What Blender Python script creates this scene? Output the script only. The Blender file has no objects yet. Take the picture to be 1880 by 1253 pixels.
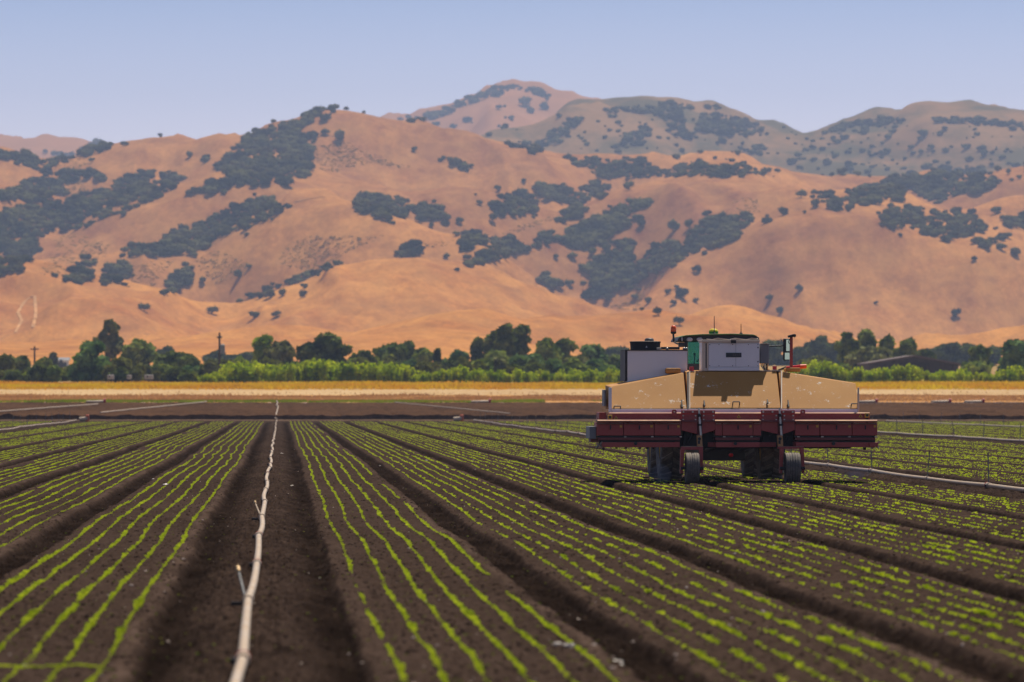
import bpy, math, random
import numpy as np
from mathutils import Vector

rng = np.random.default_rng(7)
random.seed(7)
S = bpy.context.scene
C = S.collection

# ------------------------------------------------------------------ camera, sky, sun, exposure
F, VX, VY, H = 9000.0, 514.0, 728.0, 1.72      # focal length and vanishing point in photo pixels, eye height
PW, PH = 1880.0, 1253.0
cam_d = bpy.data.cameras.new("camera")
cam = bpy.data.objects.new("camera", cam_d); C.objects.link(cam)
cam.location = (0, 0, H); cam.rotation_euler = (math.pi / 2, 0, 0)
cam_d.sensor_width = 36.0; cam_d.lens = F / PW * 36.0
cam_d.shift_x = (PW / 2 - VX) / PW; cam_d.shift_y = (VY - PH / 2) / PW
cam_d.clip_start = 1.0; cam_d.clip_end = 40000.0
cam_d.dof.use_dof = True; cam_d.dof.focus_distance = 97.5; cam_d.dof.aperture_fstop = 3.5
S.camera = cam

SUN_EL, SUN_AZ = 64.0, 24.0                     # azimuth in degrees right of straight ahead (+Y)
w = bpy.data.worlds.new("World"); S.world = w; w.use_nodes = True
wn = w.node_tree; wn.nodes.clear()
wo = wn.nodes.new("ShaderNodeOutputWorld"); wb = wn.nodes.new("ShaderNodeBackground")
sk = wn.nodes.new("ShaderNodeTexSky"); sk.sky_type = 'NISHITA'; sk.sun_disc = False
sk.sun_elevation = math.radians(SUN_EL); sk.sun_rotation = math.radians(SUN_AZ)
sk.altitude = 60; sk.air_density = 1.0; sk.dust_density = 0.6; sk.ozone_density = 2.5
wb.inputs[1].default_value = 0.10
tint = wn.nodes.new("ShaderNodeMix"); tint.data_type = 'RGBA'; tint.blend_type = 'MULTIPLY'
tint.inputs[0].default_value = 1.0
wt = wn.nodes.new("ShaderNodeTexCoord"); ws = wn.nodes.new("ShaderNodeSeparateXYZ"); wr = wn.nodes.new("ShaderNodeValToRGB")
wn.links.new(wt.outputs["Generated"], ws.inputs[0]); wn.links.new(ws.outputs[2], wr.inputs[0])
wr.color_ramp.elements[0].position = 0.052; wr.color_ramp.elements[0].color = (1.88, 1.54, 1.88, 1)    # pale at the ridges, deeper higher up
wr.color_ramp.elements[1].position = 0.085; wr.color_ramp.elements[1].color = (0.80, 0.85, 1.22, 1)
e3 = wr.color_ramp.elements.new(0.30); e3.color = (0.38, 0.41, 0.52, 1)
wn.links.new(wr.outputs[0], tint.inputs[7]); wn.links.new(sk.outputs[0], tint.inputs[6]); wn.links.new(tint.outputs[2], wb.inputs[0])
wn.links.new(wb.outputs[0], wo.inputs[0])

sd = bpy.data.lights.new("sun", 'SUN'); sd.energy = 5.0; sd.angle = math.radians(0.55); sd.color = (1.0, 0.92, 0.78)
sun = bpy.data.objects.new("sun", sd); C.objects.link(sun)
e, a = math.radians(SUN_EL), math.radians(SUN_AZ)
to_sun = Vector((math.sin(a) * math.cos(e), math.cos(a) * math.cos(e), math.sin(e)))
sun.rotation_euler = (-to_sun).to_track_quat('-Z', 'Y').to_euler()
sun.location = (40, 60, 120)

S.view_settings.view_transform = 'Standard'; S.view_settings.look = 'None'
S.view_settings.exposure = 0.0; S.view_settings.gamma = 1.0
try: S.view_settings.use_curve_mapping = False
except Exception: pass
S.cycles.use_denoising = True
S.cycles.volume_bounces = 0
S.cycles.max_bounces = 6; S.cycles.diffuse_bounces = 3; S.cycles.glossy_bounces = 2
S.cycles.transparent_max_bounces = 6; S.cycles.sample_clamp_indirect = 6.0

# ------------------------------------------------------------------ helpers
def at(px, py, Y):
    """The point at distance Y that the photograph shows at pixel (px, py)."""
    return Vector((Y * (px - VX) / F, Y, H + Y * (VY - py) / F))

def tag(o, label=None, cat=None, group=None, kind=None):
    if label: o['label'] = label
    if cat: o['category'] = cat
    if group: o['group'] = group
    if kind: o['kind'] = kind
    return o

def empty(name, loc=(0, 0, 0), label=None, cat=None, group=None):
    o = bpy.data.objects.new(name, None); C.objects.link(o); o.location = loc
    o.empty_display_size = 0.2
    return tag(o, label, cat, group)

def mesh_np(name, V, Q, mats, mi=None, smooth=False):
    """Mesh from arrays: V (n,3), Q (m,4) or list of arrays with 3 or 4 columns."""
    me = bpy.data.meshes.new(name)
    V = np.asarray(V, np.float32); Q = [q for q in (Q if isinstance(Q, list) else [Q]) if len(q)]
    me.vertices.add(len(V)); me.vertices.foreach_set("co", V.ravel())
    loops = np.concatenate([np.asarray(q, np.int32).ravel() for q in Q])
    cnt = np.concatenate([np.full(len(q), q.shape[1], np.int32) for q in Q])
    me.loops.add(len(loops)); me.loops.foreach_set("vertex_index", loops)
    me.polygons.add(len(cnt))
    me.polygons.foreach_set("loop_start", np.concatenate([[0], np.cumsum(cnt)[:-1]]).astype(np.int32))
    me.polygons.foreach_set("loop_total", cnt)
    if mi is not None: me.polygons.foreach_set("material_index", np.asarray(mi, np.int32))
    me.polygons.foreach_set("use_smooth", np.full(len(cnt), smooth, bool))
    for m in (mats if isinstance(mats, (list, tuple)) else [mats]): me.materials.append(m)
    me.update(calc_edges=True)
    return me

def link(name, me, parent=None, loc=None):
    o = bpy.data.objects.new(name, me); C.objects.link(o)
    if parent is not None: o.parent = parent
    if loc is not None: o.location = loc
    return o

class MB:
    """Collects shapes in world coordinates and links them as ONE mesh object."""
    def __init__(s): s.v = []; s.f = []; s.sm = []
    def add(s, vs, fs, smooth=False):
        b = len(s.v); s.v += [tuple(v) for v in vs]
        for f in fs: s.f.append([b + i for i in f]); s.sm.append(smooth)
        return s
    def hexa(s, p):   # 8 points: bottom ring 0-3, top ring 4-7
        return s.add(p, [(3, 2, 1, 0), (4, 5, 6, 7), (0, 1, 5, 4), (1, 2, 6, 5), (2, 3, 7, 6), (3, 0, 4, 7)])
    def box(s, x0, y0, z0, x1, y1, z1):
        return s.hexa([(x0, y0, z0), (x1, y0, z0), (x1, y1, z0), (x0, y1, z0), (x0, y0, z1), (x1, y0, z1), (x1, y1, z1), (x0, y1, z1)])
    def pbox(s, x0, y0, x1, y1, Ya, Yb):
        """A box whose rear face fills the pixel rectangle (x0,y0)-(x1,y1) at distance Ya and that runs on to Yb."""
        a_, b_ = at(x0, y1, Ya), at(x1, y0, Ya)
        return s.box(a_.x, Ya, a_.z, b_.x, Yb, b_.z)
    def pprism(s, pts, Ya, Yb):
        """A plate: the pixel polygon at distance Ya, as thick as Yb - Ya."""
        p = [at(x, y, Ya) for x, y in pts]; n = len(p)
        vs = [tuple(q) for q in p] + [(q.x, Yb, q.z) for q in p]
        return s.add(vs, [tuple(range(n)), tuple(range(2 * n - 1, n - 1, -1))] + [(i + n, (i + 1) % n + n, (i + 1) % n, i) for i in range(n)])
    def cyl(s, p0, p1, r0, r1=None, n=12, caps=True, smooth=True):
        r1 = r0 if r1 is None else r1
        p0, p1 = Vector(p0), Vector(p1); d = (p1 - p0).normalized()
        u = d.orthogonal().normalized(); q = d.cross(u)
        vs = []
        for p, r in ((p0, r0), (p1, r1)):
            vs += [p + (u * math.cos(2 * math.pi * i / n) + q * math.sin(2 * math.pi * i / n)) * r for i in range(n)]
        s.add(vs, [(i, (i + 1) % n, (i + 1) % n + n, i + n) for i in range(n)], smooth)
        if caps: s.add(vs, [tuple(range(n - 1, -1, -1)), tuple(range(n, 2 * n))])
        return s
    def tube(s, pts, r, n=8):
        for a_, b_ in zip(pts[:-1], pts[1:]): s.cyl(a_, b_, r, n=n)
        return s
    def lathe(s, prof, origin, axis, n=32, smooth=True):
        """Revolve (r, t) pairs round an axis through origin."""
        o = Vector(origin); d = Vector(axis).normalized(); u = d.orthogonal().normalized(); q = d.cross(u)
        vs = []
        for r, t in prof:
            vs += [o + d * t + (u * math.cos(2 * math.pi * i / n) + q * math.sin(2 * math.pi * i / n)) * r for i in range(n)]
        m = len(prof)
        return s.add(vs, [(j * n + i, j * n + (i + 1) % n, (j + 1) * n + (i + 1) % n, (j + 1) * n + i) for j in range(m - 1) for i in range(n)], smooth)
    def ball(s, c, rx, ry, rz, n=14, m=8):
        vs = [(c[0], c[1], c[2] - rz)]
        for j in range(1, m):
            t = -math.pi / 2 + math.pi * j / m
            vs += [(c[0] + rx * math.cos(t) * math.cos(2 * math.pi * i / n), c[1] + ry * math.cos(t) * math.sin(2 * math.pi * i / n), c[2] + rz * math.sin(t)) for i in range(n)]
        vs.append((c[0], c[1], c[2] + rz))
        fs = [(0, 1 + (i + 1) % n, 1 + i) for i in range(n)]
        for j in range(m - 2): fs += [(1 + j * n + i, 1 + j * n + (i + 1) % n, 1 + (j + 1) * n + (i + 1) % n, 1 + (j + 1) * n + i) for i in range(n)]
        l = len(vs) - 1
        fs += [(1 + (m - 2) * n + i, 1 + (m - 2) * n + (i + 1) % n, l) for i in range(n)]
        return s.add(vs, fs, True)
    def build(s, name, mat, parent=None, bevel=0.0, label=None):
        me = bpy.data.meshes.new(name)
        o0 = Vector((0, 0, 0))
        if parent is not None: o0 = parent.matrix_world.translation if parent.parent is None else Vector((0, 0, 0))
        off = Vector((0, 0, 0)); p = parent
        while p is not None: off += p.location; p = p.parent
        me.from_pydata([tuple(Vector(v) - off) for v in s.v], [], s.f)
        me.polygons.foreach_set("use_smooth", s.sm)
        me.materials.append(mat); me.update()
        o = bpy.data.objects.new(name, me); C.objects.link(o)
        if parent is not None: o.parent = parent
        if bevel > 0:
            b = o.modifiers.new("edge", 'BEVEL'); b.width = bevel; b.segments = 2; b.limit_method = 'ANGLE'; b.angle_limit = 0.7
        if label: o['label'] = label
        return o

def hash2(ix, iy, seed):
    h = (ix.astype(np.int64) * 374761393 + iy.astype(np.int64) * 668265263 + seed * 974711) & 0xFFFFFFFF
    h = ((h ^ (h >> 13)) * 1274126177) & 0xFFFFFFFF
    return ((h ^ (h >> 16)) & 0xFFFF) / 65535.0

def vnoise(x, y, seed=0):
    ix, iy = np.floor(x), np.floor(y); fx, fy = x - ix, y - iy
    fx = fx * fx * (3 - 2 * fx); fy = fy * fy * (3 - 2 * fy)
    a_, b_ = hash2(ix, iy, seed), hash2(ix + 1, iy, seed); c_, d_ = hash2(ix, iy + 1, seed), hash2(ix + 1, iy + 1, seed)
    return (a_ + (b_ - a_) * fx) * (1 - fy) + (c_ + (d_ - c_) * fx) * fy - 0.5

def fbm(x, y, seed=0, octaves=4):
    t, k = 0.0, 1.0
    for i in range(octaves):
        t = t + vnoise(x * 2 ** i, y * 2 ** i, seed + i * 17) * k; k *= 0.5
    return t

# ------------------------------------------------------------------ materials
def nodes(name):
    m = bpy.data.materials.new(name); m.use_nodes = True
    t = m.node_tree; b = t.nodes["Principled BSDF"]
    return m, t, b

def noise_fac(t, scale, detail=4.0, rough=0.6, coord='Object', sc=(1, 1, 1), lo=0.35, hi=0.65):
    tc = t.nodes.new("ShaderNodeTexCoord") if coord != 'Position' else t.nodes.new("ShaderNodeNewGeometry")
    mp = t.nodes.new("ShaderNodeMapping"); mp.inputs[3].default_value = sc
    nz = t.nodes.new("ShaderNodeTexNoise"); nz.inputs["Scale"].default_value = scale
    nz.inputs["Detail"].default_value = detail; nz.inputs["Roughness"].default_value = rough
    t.links.new(tc.outputs[coord], mp.inputs[0]); t.links.new(mp.outputs[0], nz.inputs["Vector"])
    mr = t.nodes.new("ShaderNodeMapRange"); mr.inputs[1].default_value = lo; mr.inputs[2].default_value = hi
    t.links.new(nz.outputs["Fac"], mr.inputs[0])
    return mr.outputs[0], nz

def mixc(t, fac, c0, c1, blend='MIX'):
    m = t.nodes.new("ShaderNodeMix"); m.data_type = 'RGBA'; m.blend_type = blend
    for k, c in ((0, fac), (6, c0), (7, c1)):
        if isinstance(c, (tuple, list)): m.inputs[k].default_value = (*c[:3], 1)
        elif isinstance(c, (int, float)): m.inputs[k].default_value = c
        else: t.links.new(c, m.inputs[k])
    return m.outputs[2]

def paint(name, col, dust=0.3, dust_col=(0.36, 0.26, 0.17), rough=0.45, metal=0.0, scale=3.0, bump=0.0):
    """Paint or metal with dirt: dust in soft patches and more of it on faces that look up."""
    m, t, b = nodes(name)
    f1, _ = noise_fac(t, scale, 6, 0.7, lo=0.42, hi=0.72)
    f2, _ = noise_fac(t, scale * 9, 4, 0.7, lo=0.3, hi=0.8)
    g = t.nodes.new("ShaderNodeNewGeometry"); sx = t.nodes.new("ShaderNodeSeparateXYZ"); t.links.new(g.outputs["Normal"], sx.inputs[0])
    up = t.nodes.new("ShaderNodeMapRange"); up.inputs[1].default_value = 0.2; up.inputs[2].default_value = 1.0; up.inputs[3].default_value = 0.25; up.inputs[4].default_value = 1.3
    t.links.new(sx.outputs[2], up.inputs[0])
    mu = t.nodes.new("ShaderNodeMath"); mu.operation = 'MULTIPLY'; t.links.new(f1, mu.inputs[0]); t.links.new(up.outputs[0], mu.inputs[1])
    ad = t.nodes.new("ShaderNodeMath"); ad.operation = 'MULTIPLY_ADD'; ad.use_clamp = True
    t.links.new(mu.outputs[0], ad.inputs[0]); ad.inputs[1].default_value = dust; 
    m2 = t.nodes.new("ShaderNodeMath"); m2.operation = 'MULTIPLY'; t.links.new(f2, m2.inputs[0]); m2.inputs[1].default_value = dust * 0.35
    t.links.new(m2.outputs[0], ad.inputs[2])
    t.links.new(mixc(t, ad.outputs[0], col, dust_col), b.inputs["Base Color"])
    rr = t.nodes.new("ShaderNodeMapRange"); rr.inputs[3].default_value = rough; rr.inputs[4].default_value = 0.9
    t.links.new(ad.outputs[0], rr.inputs[0]); t.links.new(rr.outputs[0], b.inputs["Roughness"])
    b.inputs["Metallic"].default_value = metal
    return m

def plain(name, col, rough=0.6, metal=0.0, var=0.25, scale=8.0):
    m, t, b = nodes(name)
    f, _ = noise_fac(t, scale, 5, 0.6)
    t.links.new(mixc(t, f, tuple(c * (1 - var) for c in col), tuple(min(1, c * (1 + var)) for c in col)), b.inputs["Base Color"])
    b.inputs["Roughness"].default_value = rough; b.inputs["Metallic"].default_value = metal
    return m

def leaf_mat(name, c0, c1, trans=0.35, trans_col=None, scale=0.6, gloss=0.0):
    """Leaves: diffuse plus light that comes through from the far side, two greens in clumps."""
    m, t, b = nodes(name); t.nodes.remove(b); out = t.nodes["Material Output"]
    f, _ = noise_fac(t, scale, 3, 0.6, coord='Position', lo=0.38, hi=0.62)
    col = mixc(t, f, c0, c1)
    oi = t.nodes.new("ShaderNodeObjectInfo"); hs = t.nodes.new("ShaderNodeHueSaturation")
    vr = t.nodes.new("ShaderNodeMapRange"); vr.inputs[3].default_value = 0.85; vr.inputs[4].default_value = 1.15
    t.links.new(oi.outputs["Random"], vr.inputs[0]); t.links.new(vr.outputs[0], hs.inputs["Value"]); t.links.new(col, hs.inputs["Color"])
    d = t.nodes.new("ShaderNodeBsdfDiffuse"); tr = t.nodes.new("ShaderNodeBsdfTranslucent"); mx = t.nodes.new("ShaderNodeMixShader")
    t.links.new(hs.outputs[0], d.inputs[0])
    tc = mixc(t, 1.0, hs.outputs[0], trans_col or (1.0, 1.0, 0.45), 'MULTIPLY'); t.links.new(tc, tr.inputs[0])
    mx.inputs[0].default_value = trans
    t.links.new(d.outputs[0], mx.inputs[1]); t.links.new(tr.outputs[0], mx.inputs[2]); t.links.new(mx.outputs[0], out.inputs[0])
    return m

def soil_mat(name, dark, mid, light, bump=0.6, sc=1.0, furrowed=False):
    m, t, b = nodes(name)
    f1, _ = noise_fac(t, 0.35 * sc, 5, 0.65, coord='Position', sc=(1, 0.25, 1), lo=0.35, hi=0.65)
    f2, n2 = noise_fac(t, 9.0 * sc, 6, 0.75, coord='Position', sc=(1, 0.6, 1), lo=0.40, hi=0.75)
    f3, n3 = noise_fac(t, 38.0 * sc, 4, 0.7, coord='Position', sc=(1, 0.7, 1), lo=0.60, hi=0.80)
    c = mixc(t, f1, dark, mid); c = mixc(t, f2, c, light)
    k = t.nodes.new("ShaderNodeMath"); k.operation = 'MULTIPLY'; t.links.new(f3, k.inputs[0]); k.inputs[1].default_value = 0.5
    c = mixc(t, k.outputs[0], c, tuple(x * 1.6 for x in light))
    if furrowed:                                    # wet furrow soil, darkened further to paint in the shade of its flanks
        at_ = t.nodes.new("ShaderNodeAttribute"); at_.attribute_name = "damp_shade"
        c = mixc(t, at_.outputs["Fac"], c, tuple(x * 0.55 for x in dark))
        dr = t.nodes.new("ShaderNodeAttribute"); dr.attribute_name = "crust_light"       # dry crumbly shoulders, with sunlight on the sunward side painted in
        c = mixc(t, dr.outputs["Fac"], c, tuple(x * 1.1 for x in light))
    t.links.new(c, b.inputs["Base Color"]); b.inputs["Roughness"].default_value = 0.95
    b.inputs["Specular IOR Level"].default_value = 0.0
    if bump:
        bp = t.nodes.new("ShaderNodeBump"); bp.inputs["Strength"].default_value = bump; bp.inputs["Distance"].default_value = 0.03
        t.links.new(n2.outputs["Fac"], bp.inputs["Height"]); t.links.new(bp.outputs[0], b.inputs["Normal"])
    return m

M = {}
M['soil'] = soil_mat("soil", (0.023, 0.0150, 0.0115), (0.045, 0.0290, 0.0225), (0.100, 0.066, 0.050), furrowed=True)
M['soil_far'] = soil_mat("dark ploughed soil", (0.030, 0.0165, 0.0105), (0.085, 0.043, 0.023), (0.15, 0.082, 0.048), sc=0.3)
M['road'] = soil_mat("dry dirt", (0.075, 0.045, 0.030), (0.12, 0.075, 0.050), (0.19, 0.125, 0.085), sc=0.3, bump=0.3)
M['gravel'] = soil_mat("pale gravel", (0.44, 0.27, 0.12), (0.58, 0.38, 0.18), (0.64, 0.47, 0.28), sc=0.08, bump=0.2)
M['stubble'] = soil_mat("dry stubble", (0.46, 0.215, 0.06), (0.62, 0.29, 0.08), (0.64, 0.38, 0.16), sc=0.08, bump=0.2)
M['grassland'] = soil_mat("dry grassland", (0.25, 0.16, 0.06), (0.42, 0.26, 0.09), (0.5, 0.33, 0.15), sc=0.05, bump=0.2)
M['lettuce'] = leaf_mat("lettuce leaf", (0.30, 0.39, 0.03), (0.52, 0.59, 0.07), 0.5, (1.0, 1.0, 0.35), scale=2.5)
M['bush'] = leaf_mat("young orchard leaf", (0.24, 0.36, 0.012), (0.58, 0.64, 0.025), 0.55, (1, 1, 0.3), scale=0.5)
M['dry'] = leaf_mat("dry yellow grass", (0.92, 0.50, 0.045), (0.95, 0.74, 0.03), 0.4, (1, 0.9, 0.5), scale=0.06)
M['bark'] = plain("bark", (0.10, 0.075, 0.055), 0.9, scale=3)
M['oak_hill'] = leaf_mat("dark oak leaf", (0.016, 0.026, 0.012), (0.17, 0.165, 0.055), 0.18, scale=0.05)
M['scrub'] = leaf_mat("dry scrub leaf", (0.26, 0.19, 0.085), (0.40, 0.27, 0.11), 0.4, scale=0.1)

# ------------------------------------------------------------------ the near field: beds, furrows, aisles
PITCH = 2.03
# each block of six beds between two pipe aisles: list of bed centres
BEDS = []                                                  # (centre X, index)
for k in range(6): BEDS.append((1.345 + PITCH * k, k))     # right of the centre pipe
for k in range(6): BEDS.append((-1.81 - PITCH * k, -1 - k))
for k in range(6): BEDS.append((15.2 + PITCH * k, 6 + k))
for k in range(6): BEDS.append((29.4 + PITCH * k, 12 + k))
for k in range(7): BEDS.append((43.3 + PITCH * k, 18 + k))
for k in range(6): BEDS.append((-15.9 - PITCH * k, -7 - k))
BEDS.sort()
BX = np.array([b[0] for b in BEDS]); BK = np.array([b[1] for b in BEDS])
FIELD_END = 336.0

def wob(Y, k):
    """Sideways wander of a bed along its length."""
    Y = np.asarray(Y, float); k = np.asarray(k) * np.ones_like(Y)
    return 0.08 * vnoise(Y / 6.5, k * 0.15 + 3.3, 5) + 0.10 * vnoise(Y / 17.0, k * 0.1 + 9.1, 6)

def field_z(X, Y):
    """Height of the soil and how dark its furrows are painted."""
    X = np.asarray(X, float); Y = np.asarray(Y, float)
    j = np.clip(np.searchsorted(BX, X), 1, len(BX) - 1)
    j = np.where(np.abs(X - BX[j - 1]) < np.abs(X - BX[j]), j - 1, j)
    u0 = X - BX[j] - wob(Y, BK[j])
    u = np.abs(u0)
    rag = 0.05 * vnoise(X * 3, Y * 1.1, 11) + 0.035 * vnoise(X * 9, Y * 3.1, 12)
    t = np.clip((u + rag - 0.80) / 0.10, 0, 1); t = t * t * (3 - 2 * t)
    gap = np.clip((u - 1.00) / 0.30, 0, 1)                 # wide pipe aisles: a low flat shelf between the beds
    z = -0.105 * t + 0.070 * gap
    z = z + 0.014 * np.exp(-((u - 0.72) / 0.05) ** 2)      # shoulder pressed up at the edge of a bed
    rough = 0.34 + 0.9 * t + 0.5 * gap
    cl = 0.055 * np.abs(vnoise(X * 7, Y * 4, 21)) + 0.035 * np.abs(vnoise(X * 17, Y * 9, 22)) + 0.02 * vnoise(X * 40, Y * 22, 23)
    z = z + cl * rough + 0.03 * fbm(X * 0.5, Y * 0.12, 31, 3)
    # tyre tracks along the aisle floor
    z = z - 0.035 * gap * (np.exp(-((u0 - 1.75) / 0.13) ** 2) + np.exp(-((u0 + 1.75) / 0.13) ** 2))
    damp_shade = np.clip(t * (0.8 + 0.5 * vnoise(X * 4.5, Y * 1.1, 15)) - 0.70 * gap, 0, 1)  # colour darkened over flanks and floor, so the furrows look shaded
    crust_light = np.exp(-((u + 2.2 * rag - 0.735) / 0.055) ** 2) * np.where(u0 > 0, 0.75, 0.25) * np.clip(0.6 + 1.6 * vnoise(X * 2.2, Y * 0.5, 14), 0, 1)  # painted stronger on the sunward side, as sunlight would show it
    fade = np.clip((Y - 326) / 8, 0, 1)
    return z * (1 - fade) + fade * (0.05 * fbm(X * 0.8, Y * 0.8, 41, 3)), damp_shade * (1 - fade), crust_light

ys = [22.0]
while ys[-1] < FIELD_END + 8:
    ys.append(ys[-1] + max(0.05, 0.055 * (ys[-1] / 60) ** 1.6))
ys = np.array(ys)
pxs = np.arange(-330, 2230, 2.3)
X = np.outer(ys, (pxs - VX) / F); Y = np.repeat(ys[:, None], len(pxs), 1)
Z, D, CR = field_z(X, Y)
nr, nc = X.shape
def grid_quads(nr, nc):
    i = np.arange(nr - 1)[:, None] * nc + np.arange(nc - 1)[None, :]
    i = i.ravel(); return np.stack([i, i + 1, i + nc + 1, i + nc], 1)
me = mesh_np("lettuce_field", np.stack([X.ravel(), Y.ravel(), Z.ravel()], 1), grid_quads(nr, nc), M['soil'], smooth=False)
at_ = me.attributes.new("damp_shade", 'FLOAT', 'POINT'); at_.data.foreach_set("value", D.ravel().astype(np.float32))
at_ = me.attributes.new("crust_light", 'FLOAT', 'POINT'); at_.data.foreach_set("value", CR.ravel().astype(np.float32))
field = tag(link("lettuce_field", me), "dark brown soil in long raised beds with furrows", "field", kind="structure")

# a plain sheet of earth under and around everything, out to the hills
link_ = MB().add([(-4000, -300, -0.5), (4000, -300, -0.5), (4000, 1400, -0.5), (-4000, 1400, -0.5)], [(0, 1, 2, 3)]).build("ground", M['soil'])
tag(link_, "bare earth around and under the fields", "ground", kind="structure")

# ------------------------------------------------------------------ strips beyond the field
def ground_z(Y):
    Y = np.asarray(Y, float)
    return np.where(Y < 361.49, 0.0, np.interp(Y, [361, 456, 532, 594, 650, 1320], [0.30, 1.15, 1.85, 2.55, 3.35, 10.2]))

def strip(name, Y0, Y1, dy, mat, label, cat, amp=0.03, px0=-260, px1=2160, dpx=5, lip=False):
    y = np.arange(Y0, Y1 + dy * 0.5, dy); y[-1] = Y1
    if lip: y = np.concatenate([[Y0, Y0 + .06, Y0 + .14, Y0 + .25], y[1:]])
    p = np.arange(px0, px1, dpx)
    X = np.outer(y, (p - VX) / F); Y = np.repeat(y[:, None], len(p), 1)
    Z = ground_z(Y) + amp * fbm(X * 0.9, Y * 0.9, 51, 4)
    if lip:                                                 # crumbling bank at the near edge
        k = np.clip((Y - Y0) / 0.14, 0, 1); Z = Z * k + (1 - k) * 0.0 - 0.02
        Z = Z + k * 0.16 * np.clip(0.2 + fbm(X * 1.3, Y * 0.9, 61, 4), 0, 1) * np.exp(-((Y - Y0) / 1.3) ** 2)
        Z = Z - 0.16 * np.exp(-((np.abs((X / 4.06 + 0.35 + 40) % 1 - 0.5)) / 0.09) ** 2) * (X > -0.6) * np.clip((Y - Y0 - 1) / 3, 0, 1) * np.clip((Y1 - 4 - Y) / 6, 0, 1)
    me = mesh_np(name, np.stack([X.ravel(), Y.ravel(), Z.ravel()], 1), grid_quads(len(y), len(p)), mat, smooth=False)
    return tag(link(name, me), label, cat, kind="structure")

strip("dirt_road", 343, 361.48, 0.6, M['road'], "narrow dirt road across the end of the beds", "road", 0.05)
strip("ploughed_field", 361.5, 456, 0.5, M['soil_far'], "dark ploughed field behind a low crumbling bank", "field", 0.10, dpx=3, lip=True)
strip("stubble_ground", 455.9, 532, 1.0, M['stubble'], "orange strip of dry stubble beyond the ploughed field", "ground", 0.05)
strip("gravel_path", 531.9, 594, 1.0, M['gravel'], "pale grey gravel track in front of the yellow weeds", "path", 0.05)
strip("grassland", 593.9, 1320, 4.0, M['grassland'], "dry yellow ground under the trees", "ground", 0.1, px0=-400, px1=2300, dpx=12)

# ------------------------------------------------------------------ hills: one sheet of terrain, ridges at their own distances
def prof(pts, x):
    p = np.array(sorted(pts), float); return np.interp(x, p[:, 0], p[:, 1])

hp = np.arange(-420, 2304, 3.0)
R1 = prof([(-500, 470), (-100, 492), (0, 497), (52, 503), (152, 523), (233, 532), (295, 541), (370, 557), (431, 556), (467, 543), (523, 519), (582, 499), (624, 477), (680, 470), (763, 470), (839, 484), (899, 499), (979, 522), (1058, 546), (1138, 572), (1215, 595), (1260, 606), (1350, 625), (1500, 641), (2400, 650)], hp)
R2 = prof([(-500, 500), (72, 478), (130, 471), (188, 468), (260, 462), (320, 456), (383, 447), (431, 419), (480, 398), (539, 378), (600, 374), (700, 392), (800, 440), (900, 480), (1000, 560), (1060, 600), (1130, 590), (1172, 572), (1239, 484), (1295, 458), (1363, 427), (1400, 411), (1439, 398), (1500, 388), (1560, 399), (1619, 414), (1699, 435), (1779, 449), (1879, 471), (2000, 490), (2400, 560)], hp)
R3 = prof([(-500, 330), (0, 360), (80, 405), (116, 412), (200, 393), (279, 366), (319, 352), (430, 346), (560, 345), (700, 352), (860, 362), (960, 385), (1040, 398), (1100, 378), (1200, 350), (1280, 340), (1359, 347), (1459, 367), (1519, 384), (1600, 400), (1700, 395), (1800, 380), (1880, 372), (2400, 350)], hp)
R4 = prof([(-500, 300), (-100, 285), (0, 283), (60, 290), (130, 288), (175, 273), (231, 257), (287, 249), (339, 254), (399, 257), (443, 258), (483, 240), (531, 224), (567, 206), (599, 197), (634, 197), (672, 206), (715, 216), (779, 230), (839, 248), (899, 263), (959, 279), (1019, 300), (1075, 320), (1136, 326), (1200, 323), (1279, 323), (1359, 322), (1479, 322), (1599, 327), (1700, 326), (1819, 331), (1879, 332), (2400, 350)], hp)
R5 = prof([(-500, 330), (700, 320), (860, 285), (899, 264), (939, 262), (979, 258), (1010, 240), (1040, 214), (1065, 203), (1100, 195), (1148, 194), (1196, 188), (1219, 184), (1239, 185), (1275, 194), (1307, 190), (1323, 196), (1339, 205), (1367, 214), (1399, 227), (1431, 238), (1479, 245), (1499, 240), (1551, 225), (1599, 217), (1640, 212), (1699, 211), (1739, 214), (1779, 212), (1839, 216), (1879, 226), (2000, 240), (2400, 300)], hp)
R6 = prof([(-500, 250), (-100, 249), (0, 253), (40, 257), (100, 260), (155, 260), (230, 280), (400, 330), (600, 300), (680, 225), (715, 214), (759, 211), (799, 203), (839, 188), (879, 170), (899, 158), (939, 152), (979, 158), (1015, 174), (1051, 183), (1090, 193), (1150, 215), (1300, 260), (1500, 290), (2400, 320)], hp)
smooth_k = np.ones(5) / 5
def sm(r): return np.convolve(np.pad(r, 2, mode='edge'), smooth_k, 'valid')
R = [sm(r) for r in (R1, R2, R3, R4, R5, R6)]
DIST = [2350.0, 2640.0, 2930.0, 3330.0, 4700.0, 6500.0]
ZR = [H + d * (VY - r) / F for d, r in zip(DIST, R)]
foot_d, foot_z = 1290.0, float(ground_z(1290.0)) - 0.4
kd, kz = [foot_d, 1500.0, 1980.0], [np.full_like(hp, foot_z), H + 1500.0 * (VY - (650 - 3 * np.sin(hp / 260.0))) / F, H + 1980.0 * (VY - (637 - 5 * np.sin(hp / 260.0))) / F]
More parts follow.
